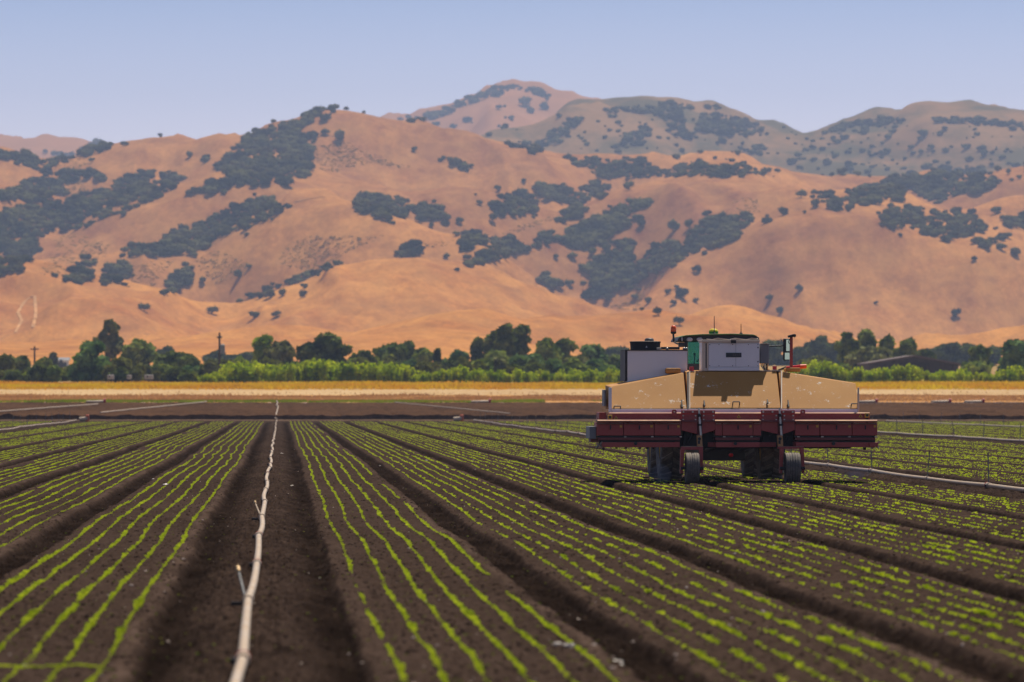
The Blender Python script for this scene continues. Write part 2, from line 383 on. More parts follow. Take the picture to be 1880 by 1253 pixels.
for i in range(6):
    kd.append(DIST[i]); kz.append(ZR[i])
    if i < 5:                                             # the hollow behind each ridge
        dv = DIST[i] + 0.33 * (DIST[i + 1] - DIST[i])
        see = ZR[i] + (ZR[i] - H) * (dv - DIST[i]) / DIST[i]
        fl = np.interp(dv, [DIST[i], DIST[i + 1]], [0, 1])
        low = np.minimum(ZR[i] * (1 - fl) + ZR[i + 1] * fl, see) - (9 if i < 3 else 26) - 12 * (ZR[i + 1] < ZR[i])
        kd.append(dv); kz.append(low)
kd += [7200.0, 8100.0]; kz += [ZR[5] * 0.5, ZR[5] * 0 - 5]
kd = np.array(kd); kz = np.array(kz)                      # (knots, columns)
def pchip(kd, kz, d):
    h = np.diff(kd)[:, None]; s = np.diff(kz, axis=0) / h
    m = np.zeros_like(kz)
    w1 = 2 * h[1:] + h[:-1]; w2 = h[1:] + 2 * h[:-1]
    with np.errstate(divide='ignore', invalid='ignore'):
        hm = (w1 + w2) / (w1 / s[:-1] + w2 / s[1:])
    m[1:-1] = np.where(s[:-1] * s[1:] > 0, hm, 0); m[0] = s[0]; m[-1] = s[-1]
    i = np.clip(np.searchsorted(kd, d, side='right') - 1, 0, len(kd) - 2)
    hh = h[i]; t = ((d - kd[i]))[:, None] / hh
    return (kz[i] * (1 + 2 * t) * (1 - t) ** 2 + hh * m[i] * t * (1 - t) ** 2 + kz[i + 1] * t * t * (3 - 2 * t) + hh * m[i + 1] * t * t * (t - 1))
hd = np.concatenate([np.arange(1290, 4000, 13.0), np.arange(4000, 8101, 24.0)])
HZ = pchip(kd, kz, hd)
HX = np.outer(hd, (hp - VX) / F); HY = np.repeat(hd[:, None], len(hp), 1)
rise = np.clip((HY - 1500) / 500, 0, 1) * np.clip((8000 - HY) / 400, 0, 1)
gul = 0.5 + vnoise(HX / 75 + 1.3 * vnoise(HX / 170, HY / 190, 3), HY / 230 + 0.8 * vnoise(HX / 90, HY / 120, 5), 71)      # gullies running down the slopes
gul2 = 1 - 2 * np.abs(vnoise(HX / 40 + 1.1 * vnoise(HX / 60, HY / 90, 4), HY / 120 + 0.9 * vnoise(HX / 55, HY / 70, 6), 72))
HZ = HZ + rise * (33.0 * (gul - 0.5) + 8.0 * (gul2 - 0.5) + 18.0 * fbm(HX / 130, HY / 170, 73, 3) + 0.8 * fbm(HX / 14, HY / 22, 74, 3))
# keep the ridge lines where they are: subtract what the relief added at the ridges
for d, z in zip(DIST, ZR):
    k = int(np.argmin(np.abs(hd - d))); HZ += np.exp(-((HY - d) / (0.022 * d)) ** 2) * 0.8 * (z - HZ[k])[None, :]
mh, t, b = nodes("golden hill grass")
f1, _ = noise_fac(t, 0.006, 6, 0.62, coord='Position', sc=(1, 0.5, 1.6), lo=0.42, hi=0.60)
f2, n2 = noise_fac(t, 0.05, 6, 0.7, coord='Position', sc=(1, 0.45, 1), lo=0.35, hi=0.75)
f3, _ = noise_fac(t, 0.017, 8, 0.72, coord='Position', sc=(1, 0.5, 2.5), lo=0.52, hi=0.66)
gp = t.nodes.new("ShaderNodeNewGeometry"); sp = t.nodes.new("ShaderNodeSeparateXYZ"); t.links.new(gp.outputs["Position"], sp.inputs[0])
bk = t.nodes.new("ShaderNodeMapRange"); bk.inputs[1].default_value = 2352; bk.inputs[2].default_value = 2375; t.links.new(sp.outputs[1], bk.inputs[0])
near_c = mixc(t, f1, (0.76, 0.325, 0.070), (0.54, 0.205, 0.054)); back_c = mixc(t, f1, (0.64, 0.270, 0.075), (0.37, 0.145, 0.060))
c = mixc(t, bk.outputs[0], near_c, back_c)                 # the low front hills are coloured paler than the slopes behind
f5, _ = noise_fac(t, 0.09, 8, 0.8, coord='Position', sc=(1, 0.30, 1), lo=0.40, hi=0.64)
c = mixc(t, f5, c, mixc(t, 1.0, c, (0.62, 0.57, 0.62), 'MULTIPLY'))
f6, _ = noise_fac(t, 0.35, 4, 0.8, coord='Position', sc=(1, 0.3, 1), lo=0.40, hi=0.66)
c = mixc(t, f6, c, mixc(t, 1.0, c, (0.76, 0.74, 0.78), 'MULTIPLY'))
k = t.nodes.new("ShaderNodeMath"); k.operation = 'MULTIPLY'; t.links.new(f2, k.inputs[0]); k.inputs[1].default_value = 0.45
c = mixc(t, k.outputs[0], c, (0.74, 0.38, 0.11))
k3 = t.nodes.new("ShaderNodeMath"); k3.operation = 'MULTIPLY'; t.links.new(f3, k3.inputs[0]); k3.inputs[1].default_value = 0.5
c = mixc(t, k3.outputs[0], c, (0.25, 0.105, 0.045))
far = t.nodes.new("ShaderNodeMapRange"); far.inputs[1].default_value = 3500; far.inputs[2].default_value = 4000; t.links.new(sp.outputs[1], far.inputs[0])
f4, _ = noise_fac(t, 0.011, 7, 0.7, coord='Position', sc=(1, 0.5, 2), lo=0.42, hi=0.58)
brush = mixc(t, f4, (0.34, 0.19, 0.085), (0.13, 0.105, 0.052))    # the back ranges carry more brush
pk = t.nodes.new("ShaderNodeMapRange"); pk.inputs[1].default_value = 5300; pk.inputs[2].default_value = 5700; pk.inputs[4].default_value = 0.75; t.links.new(sp.outputs[1], pk.inputs[0])
brush = mixc(t, pk.outputs[0], brush, (0.58, 0.25, 0.10))      # the last peak is mostly bare
c = mixc(t, far.outputs[0], c, brush)
t.links.new(c, b.inputs["Base Color"]); b.inputs["Roughness"].default_value = 0.95; b.inputs["Specular IOR Level"].default_value = 0.0
bp = t.nodes.new("ShaderNodeBump"); bp.inputs["Strength"].default_value = 0.35; bp.inputs["Distance"].default_value = 1.2
t.links.new(n2.outputs["Fac"], bp.inputs["Height"]); t.links.new(bp.outputs[0], b.inputs["Normal"])
me = mesh_np("hills", np.stack([HX.ravel(), HY.ravel(), HZ.ravel()], 1), grid_quads(len(hd), len(hp)), mh, smooth=True)
tag(link("hills", me), "dry golden hills rising in ridges behind the fields", "hills", kind="structure")

PYH = VY - (HZ - H) * F / HY                               # photo height of every terrain point
PMIN = np.minimum.accumulate(PYH, axis=0)
def on_hill(px, py):
    """The terrain point seen at a pixel, nearest surface first."""
    c = int(np.clip(round((px - hp[0]) / 3.0), 0, len(hp) - 1))
    hit = np.nonzero(PMIN[:, c] <= py)[0]
    if not len(hit):
        i = int(np.argmin(PYH[:, c]))
    else: i = int(hit[0])
    d, z = hd[i], HZ[i, c]
    if i > 0 and PYH[i - 1, c] > py >= PYH[i, c]:
        k = (PYH[i - 1, c] - py) / (PYH[i - 1, c] - PYH[i, c]); d = hd[i - 1] + k * (hd[i] - hd[i - 1]); z = HZ[i - 1, c] + k * (HZ[i, c] - HZ[i - 1, c])
    return Vector((d * (px - VX) / F, d, z))

# pale cattle trails and vehicle tracks on the slopes
M['trail'] = plain("pale trodden earth", (0.60, 0.29, 0.09), 0.95, scale=0.05)
TR = [[(28,612),(40,590),(33,575),(45,555),(62,543)], [(64,545),(66,580),(60,605)], [(383,455),(405,441),(423,429),(452,414)], [(540,372),(570,365),(600,362)]]
for pts_ in TR:
    L = []
    for (x0, y0), (x1, y1) in zip(pts_[:-1], pts_[1:]):
        n = max(3, int(math.hypot(x1 - x0, y1 - y0) / 2)); L += [on_hill(x0 + (x1 - x0) * k / n, y0 + (y1 - y0) * k / n) for k in range(n)]
    L = [p for i, p in enumerate(L) if i == 0 or (p - L[i - 1]).length < 90]
    V = []
    for i, p in enumerate(L):
        d_ = (L[min(i + 1, len(L) - 1)] - L[max(i - 1, 0)]); n_ = Vector((-d_.y, d_.x, 0)).normalized() * random.uniform(0.5, 0.9)
        V += [p + n_ + Vector((0, 0, .35)), p - n_ + Vector((0, 0, .35))]
    q = np.arange(len(L) - 1) * 2
    tag(link("path", mesh_np("path", np.array([tuple(v) for v in V]), np.stack([q, q + 1, q + 3, q + 2], 1), M['trail'])), "pale trail trodden into the dry hillside", "trail", kind="structure")

# ------------------------------------------------------------------ trees on the hills
def ico(sub):
    import bmesh
    bm = bmesh.new(); bmesh.ops.create_icosphere(bm, subdivisions=sub, radius=1.0)
    v = np.array([x.co[:] for x in bm.verts]); f = np.array([[q.index for q in x.verts] for x in bm.faces]); bm.free()
    return v, f
ICO1, ICO2 = ico(1), ico(2)

def leaf_quads(P, N, size, r):
    """Leaf sprays: one small square at each point, turned roughly along N."""
    n = len(P)
    N = N + r.normal(0, 0.7, (n, 3)); N /= np.linalg.norm(N, axis=1)[:, None] + 1e-9
    u = np.cross(N, r.normal(0, 1, (n, 3))); u /= np.linalg.norm(u, axis=1)[:, None] + 1e-9
    v = np.cross(N, u)
    s = (size * r.uniform(0.6, 1.4, n))[:, None]
    V = np.stack([P - u * s - v * s * 0.7, P + u * s - v * s * 0.5, P + u * s * 0.8 + v * s, P - u * s * 0.7 + v * s * 0.8], 1).reshape(-1, 3)
    return V, np.arange(4 * n).reshape(n, 4)

def oak_shape(seed, lobes=5, leaves=110):
    """An open-country oak of radius 1: lumpy crown of several lobes, ragged with leaf sprays."""
    r = np.random.default_rng(seed); Vs, Ts, Qs, nb = [], [], [], 0
    for i in range(lobes):
        a_ = r.uniform(0, 6.28); d_ = 0.0 if i == 0 else r.uniform(0.3, 0.6)
        cen = np.array([math.cos(a_) * d_, math.sin(a_) * d_, r.uniform(0.45, 0.95)]); rad = r.uniform(0.38, 0.62) * np.array([1.05, 1.05, 0.8])
        v, f = ICO1
        vv = v * (1 + r.normal(0, 0.10, (len(v), 1))) * rad + cen
        Vs.append(vv); Ts.append(f + nb); nb += len(vv)
        n = leaves // lobes
        p = r.normal(0, 1, (n, 3)); p /= np.linalg.norm(p, axis=1)[:, None]
        V, Q = leaf_quads(p * rad * r.uniform(0.92, 1.2, (n, 1)) + cen, p, 0.095, r)
        Vs.append(V); Qs.append(Q + nb); nb += len(V)
    return np.concatenate(Vs), np.concatenate(Ts), np.concatenate(Qs)
OAKS = [oak_shape(100 + i) for i in range(9)]

def in_poly(P, x, y):
    c = False; n = len(P)
    for i in range(n):
        x0, y0 = P[i]; x1, y1 = P[i - 1]
        if (y0 > y) != (y1 > y) and x < (x1 - x0) * (y - y0) / (y1 - y0) + x0: c = not c
    return c
def fill(P, step, keep=1.0, seed=1):
    r = random.Random(seed); xs = [p[0] for p in P]; ys_ = [p[1] for p in P]; out = []
    y = min(ys_)
    while y < max(ys_):
        x = min(xs)
        while x < max(xs):
            q = (x + r.uniform(-.9, .9) * step, y + r.uniform(-.9, .9) * step * 0.8)
            if in_poly(P, *q) and r.random() < keep: out.append(q)
            x += step
        y += step * 0.62
    return out
Z1 = lambda L: [(x / 2.5063, 140 + y / 2.506) for x, y in L]
Z2 = lambda L: [(500 + x / 2.5063, 140 + y / 2.506) for x, y in L]
Z3 = lambda L: [(1000 + x / 2.5063, 140 + y / 2.506) for x, y in L]
Z4 = lambda L: [(1340 + x / 2.5056, 140 + y / 2.506) for x, y in L]

WOODS = [
 Z1([(-60,320),(0,340),(60,350),(120,340),(180,380),(190,420),(130,420),(60,390),(0,370),(-60,360)]),
 Z1([(200,430),(240,350),(330,345),(430,300),(490,290),(525,325),(430,350),(330,370),(270,390),(215,440)]),
 Z1([(-80,560),(0,530),(100,480),(200,450),(330,420),(440,430),(490,460),(470,485),(390,460),(320,470),(300,530),(240,560),(150,590),(130,570),(60,560),(0,560)]),
 Z1([(-80,630),(0,620),(80,590),(160,590),(290,560),(420,530),(540,490),(640,480),(720,510),(745,470),(790,430),(850,460),(800,510),(720,545),(670,575),(640,560),(560,590),(480,620),(380,650),(290,680),(180,740),(180,790),(150,830),(110,890),(0,895),(-80,890)]),
 Z1([(350,690),(420,660),(500,625),(590,600),(670,570),(640,592),(560,620),(470,650),(390,690)]),
 Z1([(270,690),(300,680),(335,690),(320,700),(275,702)]),
 Z1([(555,470),(640,440),(705,430),(700,450),(620,475),(560,490)]),
 Z1([(840,530),(930,480),(1000,470),(1090,450),(1000,430),(960,400),(1060,360),(1110,330),(1130,275),(1210,245),(1330,207),(1420,158),(1500,135),(1560,145),(1540,180),(1430,205),(1360,240),(1460,260),(1440,330),(1430,400),(1410,460),(1300,485),(1100,500),(920,530)]),
 Z1([(480,830),(560,800),(600,770),(700,770),(740,740),(850,690),(950,660),(1000,630),(1090,600),(1170,560),(1270,550),(1280,575),(1350,592),(1290,630),(1200,670),(1090,700),(990,740),(950,790),(850,820),(700,820),(560,830)]),
 Z1([(280,920),(350,860),(430,830),(470,830),(420,870),(440,920),(380,955),(300,935)]),
 Z1([(445,945),(500,860),(550,850),(610,880),(590,920),(520,940)]),
 Z1([(745,995),(780,930),(830,880),(880,870),(890,900),(870,950),(800,980)]),
 Z1([(1170,1005),(1220,960),(1300,940),(1450,885),(1560,835),(1560,860),(1440,915),(1300,965),(1190,1010)]),
 Z2([(370,605),(390,545),(460,540),(530,550),(630,570),(640,630),(560,655),(480,645),(420,620)]),
 Z2([(660,620),(690,580),(730,590),(790,590),(795,630),(740,655),(670,640)]),
 Z2([(980,600),(1060,540),(1150,520),(1200,550),(1180,580),(1220,610),(1190,640),(1050,630)]),
 Z2([(1190,490),(1250,490),(1400,520),(1500,470),(1560,530),(1500,560),(1420,580),(1340,580),(1260,550),(1200,520)]),
 Z2([(740,358),(830,370),(920,410),(870,415),(780,390)]),
 Z2([(870,870),(900,830),(960,800),(980,750),(1030,740),(1080,730),(1130,770),(1190,780),(1090,810),(1000,850),(930,870)]),
 Z2([(860,780),(880,720),(930,700),(970,720),(965,770),(900,790)]),
 Z2([(1290,650),(1340,600),(1430,580),(1440,610),(1400,650),(1300,670)]),
 Z2([(1200,770),(1240,710),(1280,700),(1330,740),(1290,760),(1230,780)]),
 Z2([(1350,700),(1380,680),(1430,690),(1520,640),(1604,600),(1604,680),(1540,740),(1440,770),(1390,800),(1355,780)]),
 Z2([(560,815),(600,780),(650,755),(690,770),(680,815),(620,825)]),
 Z2([(1215,930),(1260,905),(1320,930),(1310,975),(1270,970)]),
 Z3([(100,790),(110,690),(150,690),(250,640),(330,600),(400,570),(510,560),(480,585),(390,620),(380,660),(330,710),(270,760),(180,790)]),
 Z3([(140,1010),(200,980),(240,900),(150,890),(210,850),(330,790),(350,750),(410,760),(410,820),(440,850),(500,780),(560,750),(640,770),(650,720),(700,670),(780,640),(880,640),(930,610),(960,660),(910,700),(890,740),(780,780),(640,830),(590,860),(480,900),(400,950),(320,980),(220,1020)]),
 Z3([(1000,660),(1010,630),(1060,650),(1060,660)]),
 Z4([(375,580),(380,525),(450,530),(530,560),(530,520),(580,505),(700,490),(720,460),(800,450),(880,440),(1000,430),(1110,420),(1200,440),(1230,490),(1160,525),(1080,535),(1000,540),(1000,575),(910,580),(860,550),(870,520),(800,530),(790,560),(700,570),(600,585),(520,580)]),
 Z4([(445,605),(460,555),(510,565),(500,615)]),
 Z4([(700,640),(730,610),(790,600),(830,590),(890,600),(880,640),(960,610),(1010,630),(1090,620),(1160,670),(1160,700),(1110,720),(1100,750),(1000,745),(900,720),(870,700),(740,690)]),
 Z4([(1110,750),(1140,730),(1190,745),(1250,720),(1310,720),(1310,740),(1190,780)]),
 Z4([(1260,650),(1353,620),(1420,620),(1420,690),(1353,690),(1280,700)]),
]
FAR_WOODS = [
 Z2([(540,192),(660,182),(760,155),(850,118),(950,75),(1010,40),(1100,32),(1170,48),(1220,45),(1290,88),(1260,90),(1200,70),(1100,60),(1040,85),(960,95),(900,130),(800,170),(700,200),(620,198)]),
 Z2([(1040,285),(1090,305),(1230,295),(1290,250),(1380,190),(1440,170),(1400,220),(1330,270),(1260,320),(1200,350),(1100,320)]),
 Z3([(250,150),(360,142),(500,125),(560,112),(620,115),(680,140),(640,160),(640,230),(700,280),(640,300),(590,230),(520,180),(440,160),(330,165)]),
 Z3([(700,240),(720,175),(820,172),(920,195),(1020,235),(950,265),(850,270),(760,260)]),
 Z3([(730,135),(790,128),(820,152),(740,150)]),
 Z3([(140,400),(230,370),(330,390),(450,370),(490,400),(550,430),(550,460),(400,465),(290,470),(215,460),(210,420)]),
 Z3([(560,450),(600,400),(700,390),(800,400),(950,400),(950,440),(860,460),(700,460)]),
 Z3([(330,310),(400,260),(470,210),(490,240),(460,310),(380,320)]),
 Z3([(930,340),(980,310),(1020,320),(1000,355)]),
 Z3([(1250,262),(1380,215),(1604,195),(1604,215),(1400,228),(1290,262)]),
 Z4([(390,258),(560,210),(700,190),(790,182),(790,215),(700,225),(600,215),(480,238)]),
 Z4([(900,185),(1080,190),(1120,180),(1353,215),(1353,235),(1200,215),(1000,205)]),
]
SPARSE_FAR = [Z3([(0,310),(150,190),(500,130),(900,190),(1250,265),(1604,220),(1604,460),(200,460)]), Z4([(300,300),(600,210),(1353,215),(1450,240),(1450,440),(700,430),(300,440)]), Z2([(720,230),(950,110),(1250,90),(1350,160),(1250,260),(1000,290)])]
SCRUBS = [
 Z1([(585,970),(600,880),(680,850),(740,850),(820,840),(770,880),(750,910),(700,970),(640,950)]),
 Z1([(890,850),(960,800),(1050,800),(1110,840),(1160,870),(1130,900),(1030,940),(990,950),(930,890)]),
 Z1([(1280,830),(1340,760),(1450,730),(1600,730),(1770,730),(1700,770),(1600,800),(1540,870),(1440,910),(1380,880),(1300,870)]),
 Z1([(250,730),(370,720),(510,780),(480,830),(350,870),(280,910),(180,910),(200,860),(260,800)]),
 Z2([(180,330),(330,290),(400,330),(640,415),(560,420),(430,400),(280,440),(200,420)]),
 Z2([(1040,720),(1150,680),(1290,640),(1300,665),(1190,690),(1080,735)]),
 Z3([(850,560),(980,555),(990,620),(900,620)]),
 Z3([(300,1060),(420,1000),(560,870),(600,880),(500,960),(430,1080)]),
 Z2([(690,765),(740,745),(840,755),(800,775),(700,790)]),
 Z1([(300,530),(320,475),(390,465),(400,520),(330,560)]),
 Z1([(215,440),(330,370),(440,370),(430,400),(300,430)]),
]
def grove(name, pts, rpx, mat, label, cat, seed, squash=(0.75, 1.1), core=True, lo=0.5, hi=0.85):
    r = np.random.default_rng(seed); V, T, Q, nb = [], [], [], 0
    for px, py in pts:
        rp = rpx * (lo + hi * r.random() ** 1.3)
        p = on_hill(px, py + rp * 0.6); R_ = rp * p.y / F
        v, t_, q = OAKS[r.integers(len(OAKS))]
        a_ = r.uniform(0, 6.28); c_, s_ = math.cos(a_), math.sin(a_)
        vv = np.stack([v[:, 0] * c_ - v[:, 1] * s_, v[:, 0] * s_ + v[:, 1] * c_, v[:, 2] * r.uniform(*squash)], 1) * R_ + np.array([p.x, p.y, p.z - 0.25 * R_])
        V.append(vv); T.append((t_ if core else t_[:0]) + nb); Q.append(q + nb); nb += len(vv)
    me = mesh_np(name, np.concatenate(V), [np.concatenate(T), np.concatenate(Q)], mat, smooth=False)
    return tag(link(name, me), label, cat, kind="stuff")
pts = [q for i, P in enumerate(WOODS) for q in fill(P, 8.0, 0.93, i)]
rj = random.Random(5)                                      # stragglers round the edges of each wood
pts += [(x + rj.gauss(0, 11), y + rj.gauss(0, 7)) for x, y in pts if rj.random() < .16]
grove("oak_woods", pts, 10.0, M['oak_hill'], "dark oak woods lying in bands across the golden hills", "woods", 1)
pts2 = [q for i, P in enumerate(FAR_WOODS) for q in fill(P, 6.0, 0.9, 50 + i)] + [q for i, P in enumerate(SPARSE_FAR) for q in fill(P, 8.0, 0.12 if i < 2 else 0.05, 80 + i)]
grove("distant_woods", pts2, 7.5, M['oak_hill'], "hazy blue green woods on the far mountain tops", "woods", 2, lo=0.3, hi=1.1)
pts3 = [q for i, P in enumerate(SCRUBS) for q in fill(P, 3.8, 0.5, 120 + i)]
grove("hillside_undergrowth", pts3, 3.4, M['scrub'], "brownish scrub dotted over the bare slopes", "undergrowth", 3, (0.4, 0.7), core=False, lo=0.45, hi=1.0)

# single oaks, each a thing: (list of (x, y, crown size), the slope they stand on)
singles = []
def put(Zf, L):
    for x, y, s in L:
        q = Zf([(x, y)])[0]; singles.append((q[0], q[1], s / 2.5))
put(Z1, [(737,262,14),(872,367,25),(950,375,22),(572,315,22),(1075,335,18),(208,352,16),(665,1070,30),(975,1085,32),(1105,1037,22),(1300,1000,28),(1397,970,22),(1395,1010,24),(1168,1105,32),(1270,1100,24),(938,945,26),(1100,920,30),(1145,880,18),(1498,260,26),(1565,285,38),(425,390,18)])
put(Z2, [(680,665,25),(735,690,18),(800,660,33),(860,670,22),(1037,520,22),(950,585,20),(1010,660,32),(935,545,9),(655,342,20),(1160,485,18),(340,148,16),(422,167,14),(848,730,20),(803,832,20),(1307,833,17),(1165,125,35),(1265,108,13),(1040,148,18),(1058,240,14)])
put(Z3, [(437,685,35),(50,832,16),(115,955,25),(130,830,30),(215,815,28),(590,700,40),(665,690,30),(700,895,28),(570,995,20),(605,975,16),(640,1010,40),(595,1045,20),(695,1035,18),(525,1090,35),(620,1135,30),(1035,1025,25),(1168,980,25),(1078,1085,28),(1098,630,32),(1195,628,14),(470,1040,25),(415,1020,22),(450,1075,16),(290,1025,28),(390,965,14),(435,985,14),(585,880,26),(465,930,18),(515,910,18),(1022,440,26),(1320,458,16),(1370,447,28),(1435,453,22),(1495,463,12),(385,515,32)])
put(Z4, [(545,615,28),(328,548,30),(1230,432,24),(1285,443,18),(1333,467,16),(1240,487,16),(1295,480,14),(1222,622,32),(1222,703,16),(985,750,24),(1250,790,28),(1320,815,35),(1127,843,20),(672,1045,12),(1040,1100,30)])
def slope_name(p):
    px = VX + p.x * F / p.y
    if p.y > 3700: return "hazy far range"
    if p.y > 3010: return "long skyline ridge" if px < 1100 else "flat crest below far range"
    if p.y < 2430: return "low rounded hill in front" if px < 1300 else "foot of the broad hill"
    return ("slope under the tallest ridge" if px < 700 else "middle slope between wooded gullies") if px < 1170 else ("broad bare hill" if p.y < 2720 else "slope above the broad hill")
OAK_ME = []
for i, (v, t_, q) in enumerate(OAKS):
    mc = mesh_np("crown", v, [t_, q], M['oak_hill'])
    b_ = MB().cyl((0, 0, -0.5), (0.03, 0, 0.25), 0.085, 0.06, 7).cyl((0.03, 0, 0.25), (0.22, 0.05, 0.6), 0.055, 0.03, 6).cyl((0.03, 0, 0.25), (-0.2, -0.06, 0.62), 0.05, 0.03, 6)
    mt = bpy.data.meshes.new("trunk"); mt.from_pydata(b_.v, [], b_.f); mt.materials.append(M['bark'])
    OAK_ME.append((mc, mt))
ORD = ["first", "second", "third", "fourth", "fifth", "sixth", "seventh", "eighth", "ninth", "tenth", "eleventh", "twelfth", "thirteenth", "fourteenth", "fifteenth", "sixteenth", "seventeenth", "eighteenth", "nineteenth", "twentieth"]
bys = {}
for px, py, s in singles:
    p = on_hill(px, py + s * 0.35); bys.setdefault(slope_name(p), []).append((px, p, s))
for nm, L in bys.items():
    L.sort(key=lambda q: q[0])
    for i, (px, p, s) in enumerate(L):
        R_ = 0.92 * s * p.y / F
        size = "big" if s > 11.5 else "small" if s < 7.5 else "round"
        w_ = ORD[i] if i < len(ORD) else "twenty-" + ORD[i - 20]
        o = empty("oak_tree", p, f"{size} dark oak, {w_} from left of lone oaks on the {nm}", "tree", "lone oaks on the hills")
        mc, mt = OAK_ME[int(rng.integers(len(OAK_ME)))]
        for n_, m_ in (("crown", mc), ("trunk", mt)):
            c_ = link(n_, m_, o)
        o.scale = (R_, R_, R_ * random.uniform(0.85, 1.15)); o.rotation_euler = (0, 0, random.uniform(0, 6.28))

# ------------------------------------------------------------------ trees between the fields and the hills
G = {}
def green(name, c0, c1, tr=0.25):
    G[name] = leaf_mat("leaf " + name, c0, c1, tr, (1, 1, 0.4), scale=0.35)
green('dark', (0.036, 0.060, 0.020), (0.17, 0.205, 0.055))
green('mid', (0.070, 0.115, 0.026), (0.28, 0.33, 0.07))
green('grey', (0.085, 0.098, 0.042), (0.26, 0.265, 0.10))
green('lime', (0.16, 0.24, 0.022), (0.32, 0.38, 0.04), 0.4)
green('olive', (0.12, 0.13, 0.03), (0.21, 0.21, 0.05))
green('teal', (0.048, 0.105, 0.042), (0.20, 0.30, 0.10))
green('rust', (0.16, 0.085, 0.03), (0.22, 0.13, 0.045))

def tree(name, px, ytop, wpx, d, kind, mat, label, cat="tree", group=None, seed=0, trunk=True, leaf=0.42):
    r = np.random.default_rng(seed + int(px * 7))
    zb = float(ground_z(d)); top = at(px, ytop, d); hgt = top.z - zb; R_ = wpx * d / F / 2
    base = Vector((top.x, d, zb - 0.05))
    o = empty(name, base, label, cat, group)
    L = []                                                 # lobes: centre, radii
    if kind == 'round':
        for i in range(22):
            a_ = r.uniform(0, 6.28); q = math.sqrt(r.uniform(0, 1)) * 0.74; zz = r.uniform(0.12, 0.90); k = math.sqrt(max(0.08, 1 - abs((zz - 0.45) / 0.6) ** 2.2))
            L.append((np.array([math.cos(a_) * q * R_ * k, math.sin(a_) * q * R_ * k, zz * hgt]), np.array([0.33 * R_, 0.33 * R_, 0.125 * hgt]) * r.uniform(0.7, 1.25)))
        L.append((np.array([0.08 * R_, 0, 0.87 * hgt]), np.array([0.33 * R_, 0.33 * R_, 0.13 * hgt])))
    elif kind == 'airy':
        for i in range(17):
            a_ = r.uniform(0, 6.28); q = r.uniform(0.2, 0.85); zz = r.uniform(0.36, 0.92); k = math.sqrt(max(0.06, 1 - abs((zz - 0.62) / 0.44) ** 2))
            L.append((np.array([math.cos(a_) * q * R_ * k, math.sin(a_) * q * R_ * k, zz * hgt]), np.array([0.26 * R_, 0.26 * R_, 0.085 * hgt]) * r.uniform(0.7, 1.25)))
        L.append((np.array([0, 0, 0.93 * hgt]), np.array([0.26 * R_, 0.26 * R_, 0.07 * hgt])))
    elif kind == 'cone':
        for i in range(14):
            zz = 0.15 + 0.80 * i / 13; q = 0.45 * (1.02 - zz); a_ = i * 2.4
            L.append((np.array([math.cos(a_) * q * R_, math.sin(a_) * q * R_, zz * hgt]), np.array([(1.08 - zz) * R_ * 0.85, (1.08 - zz) * R_ * 0.85, 0.075 * hgt])))
    elif kind == 'column':
        for i in range(13):
            zz = 0.22 + 0.70 * i / 12; a_ = i * 2.1; k = math.sqrt(max(0.1, 1 - abs((zz - 0.62) / 0.5) ** 2.5))
            L.append((np.array([math.cos(a_) * 0.35 * R_ * k, math.sin(a_) * 0.35 * R_ * k, zz * hgt]), np.array([0.62 * R_ * k, 0.62 * R_ * k, 0.085 * hgt]) * r.uniform(0.8, 1.15)))
    elif kind == 'shrub':
        for i in range(11):
            a_ = r.uniform(0, 6.28); q = math.sqrt(r.uniform(0, 1)) * 0.7; zz = r.uniform(0.15, 0.80); k = math.sqrt(max(0.1, 1 - zz ** 2.2 * 0.8))
            L.append((np.array([math.cos(a_) * q * R_ * k, math.sin(a_) * q * R_ * k, zz * hgt]), np.array([0.38 * R_, 0.38 * R_, 0.20 * hgt]) * r.uniform(0.75, 1.15)))
    V, Q, T, nb = [], [], [], 0
    for cen, rad in L:
        area = 4 * math.pi * (rad[0] * rad[2] + rad[0] ** 2) / 2
        n = int(min(900, max(60, area * (2.0 if kind != 'airy' else 1.7) / leaf ** 2 / 2.2)))
        p = r.normal(0, 1, (n, 3)); p /= np.linalg.norm(p, axis=1)[:, None]
        nrm = p.copy(); nrm[:, 2] += 0.35
        v, q = leaf_quads(p * rad * r.uniform(0.70, 1.18, (n, 1)) + cen, nrm, leaf, r)
        V.append(v); Q.append(q + nb); nb += len(v)
        v, f = ICO1
        k = 0.72 if kind != 'airy' else 0.5
        vv = v * rad * k * (1 + r.normal(0, 0.1, (len(v), 1))) + cen; V.append(vv); T.append(f + nb); nb += len(vv)
    link("crown", mesh_np("crown", np.concatenate(V), [np.concatenate(Q), np.concatenate(T)], G[mat] if isinstance(mat, str) else mat), o)
    if trunk:
        b_ = MB(); tr = max(0.12, 0.022 * hgt); k = 0.45 if kind in ('round', 'shrub') else 0.75
        b_.cyl((0, 0, -0.2), (0.02 * R_, 0, hgt * k * 0.5), tr, tr * 0.75, 8, False).cyl((0.02 * R_, 0, hgt * k * 0.5), (0, 0, hgt * k), tr * 0.75, tr * 0.35, 8, False)
        for cen, rad in L[:7]:
            b_.cyl((0.01 * R_, 0, min(cen[2] * 0.6, hgt * k * 0.8)), cen, tr * 0.4, tr * 0.15, 6, False)
        mt = bpy.data.meshes.new("trunk"); mt.from_pydata(b_.v, [], b_.f); mt.materials.append(M['bark']); link("trunk", mt, o)
    return o

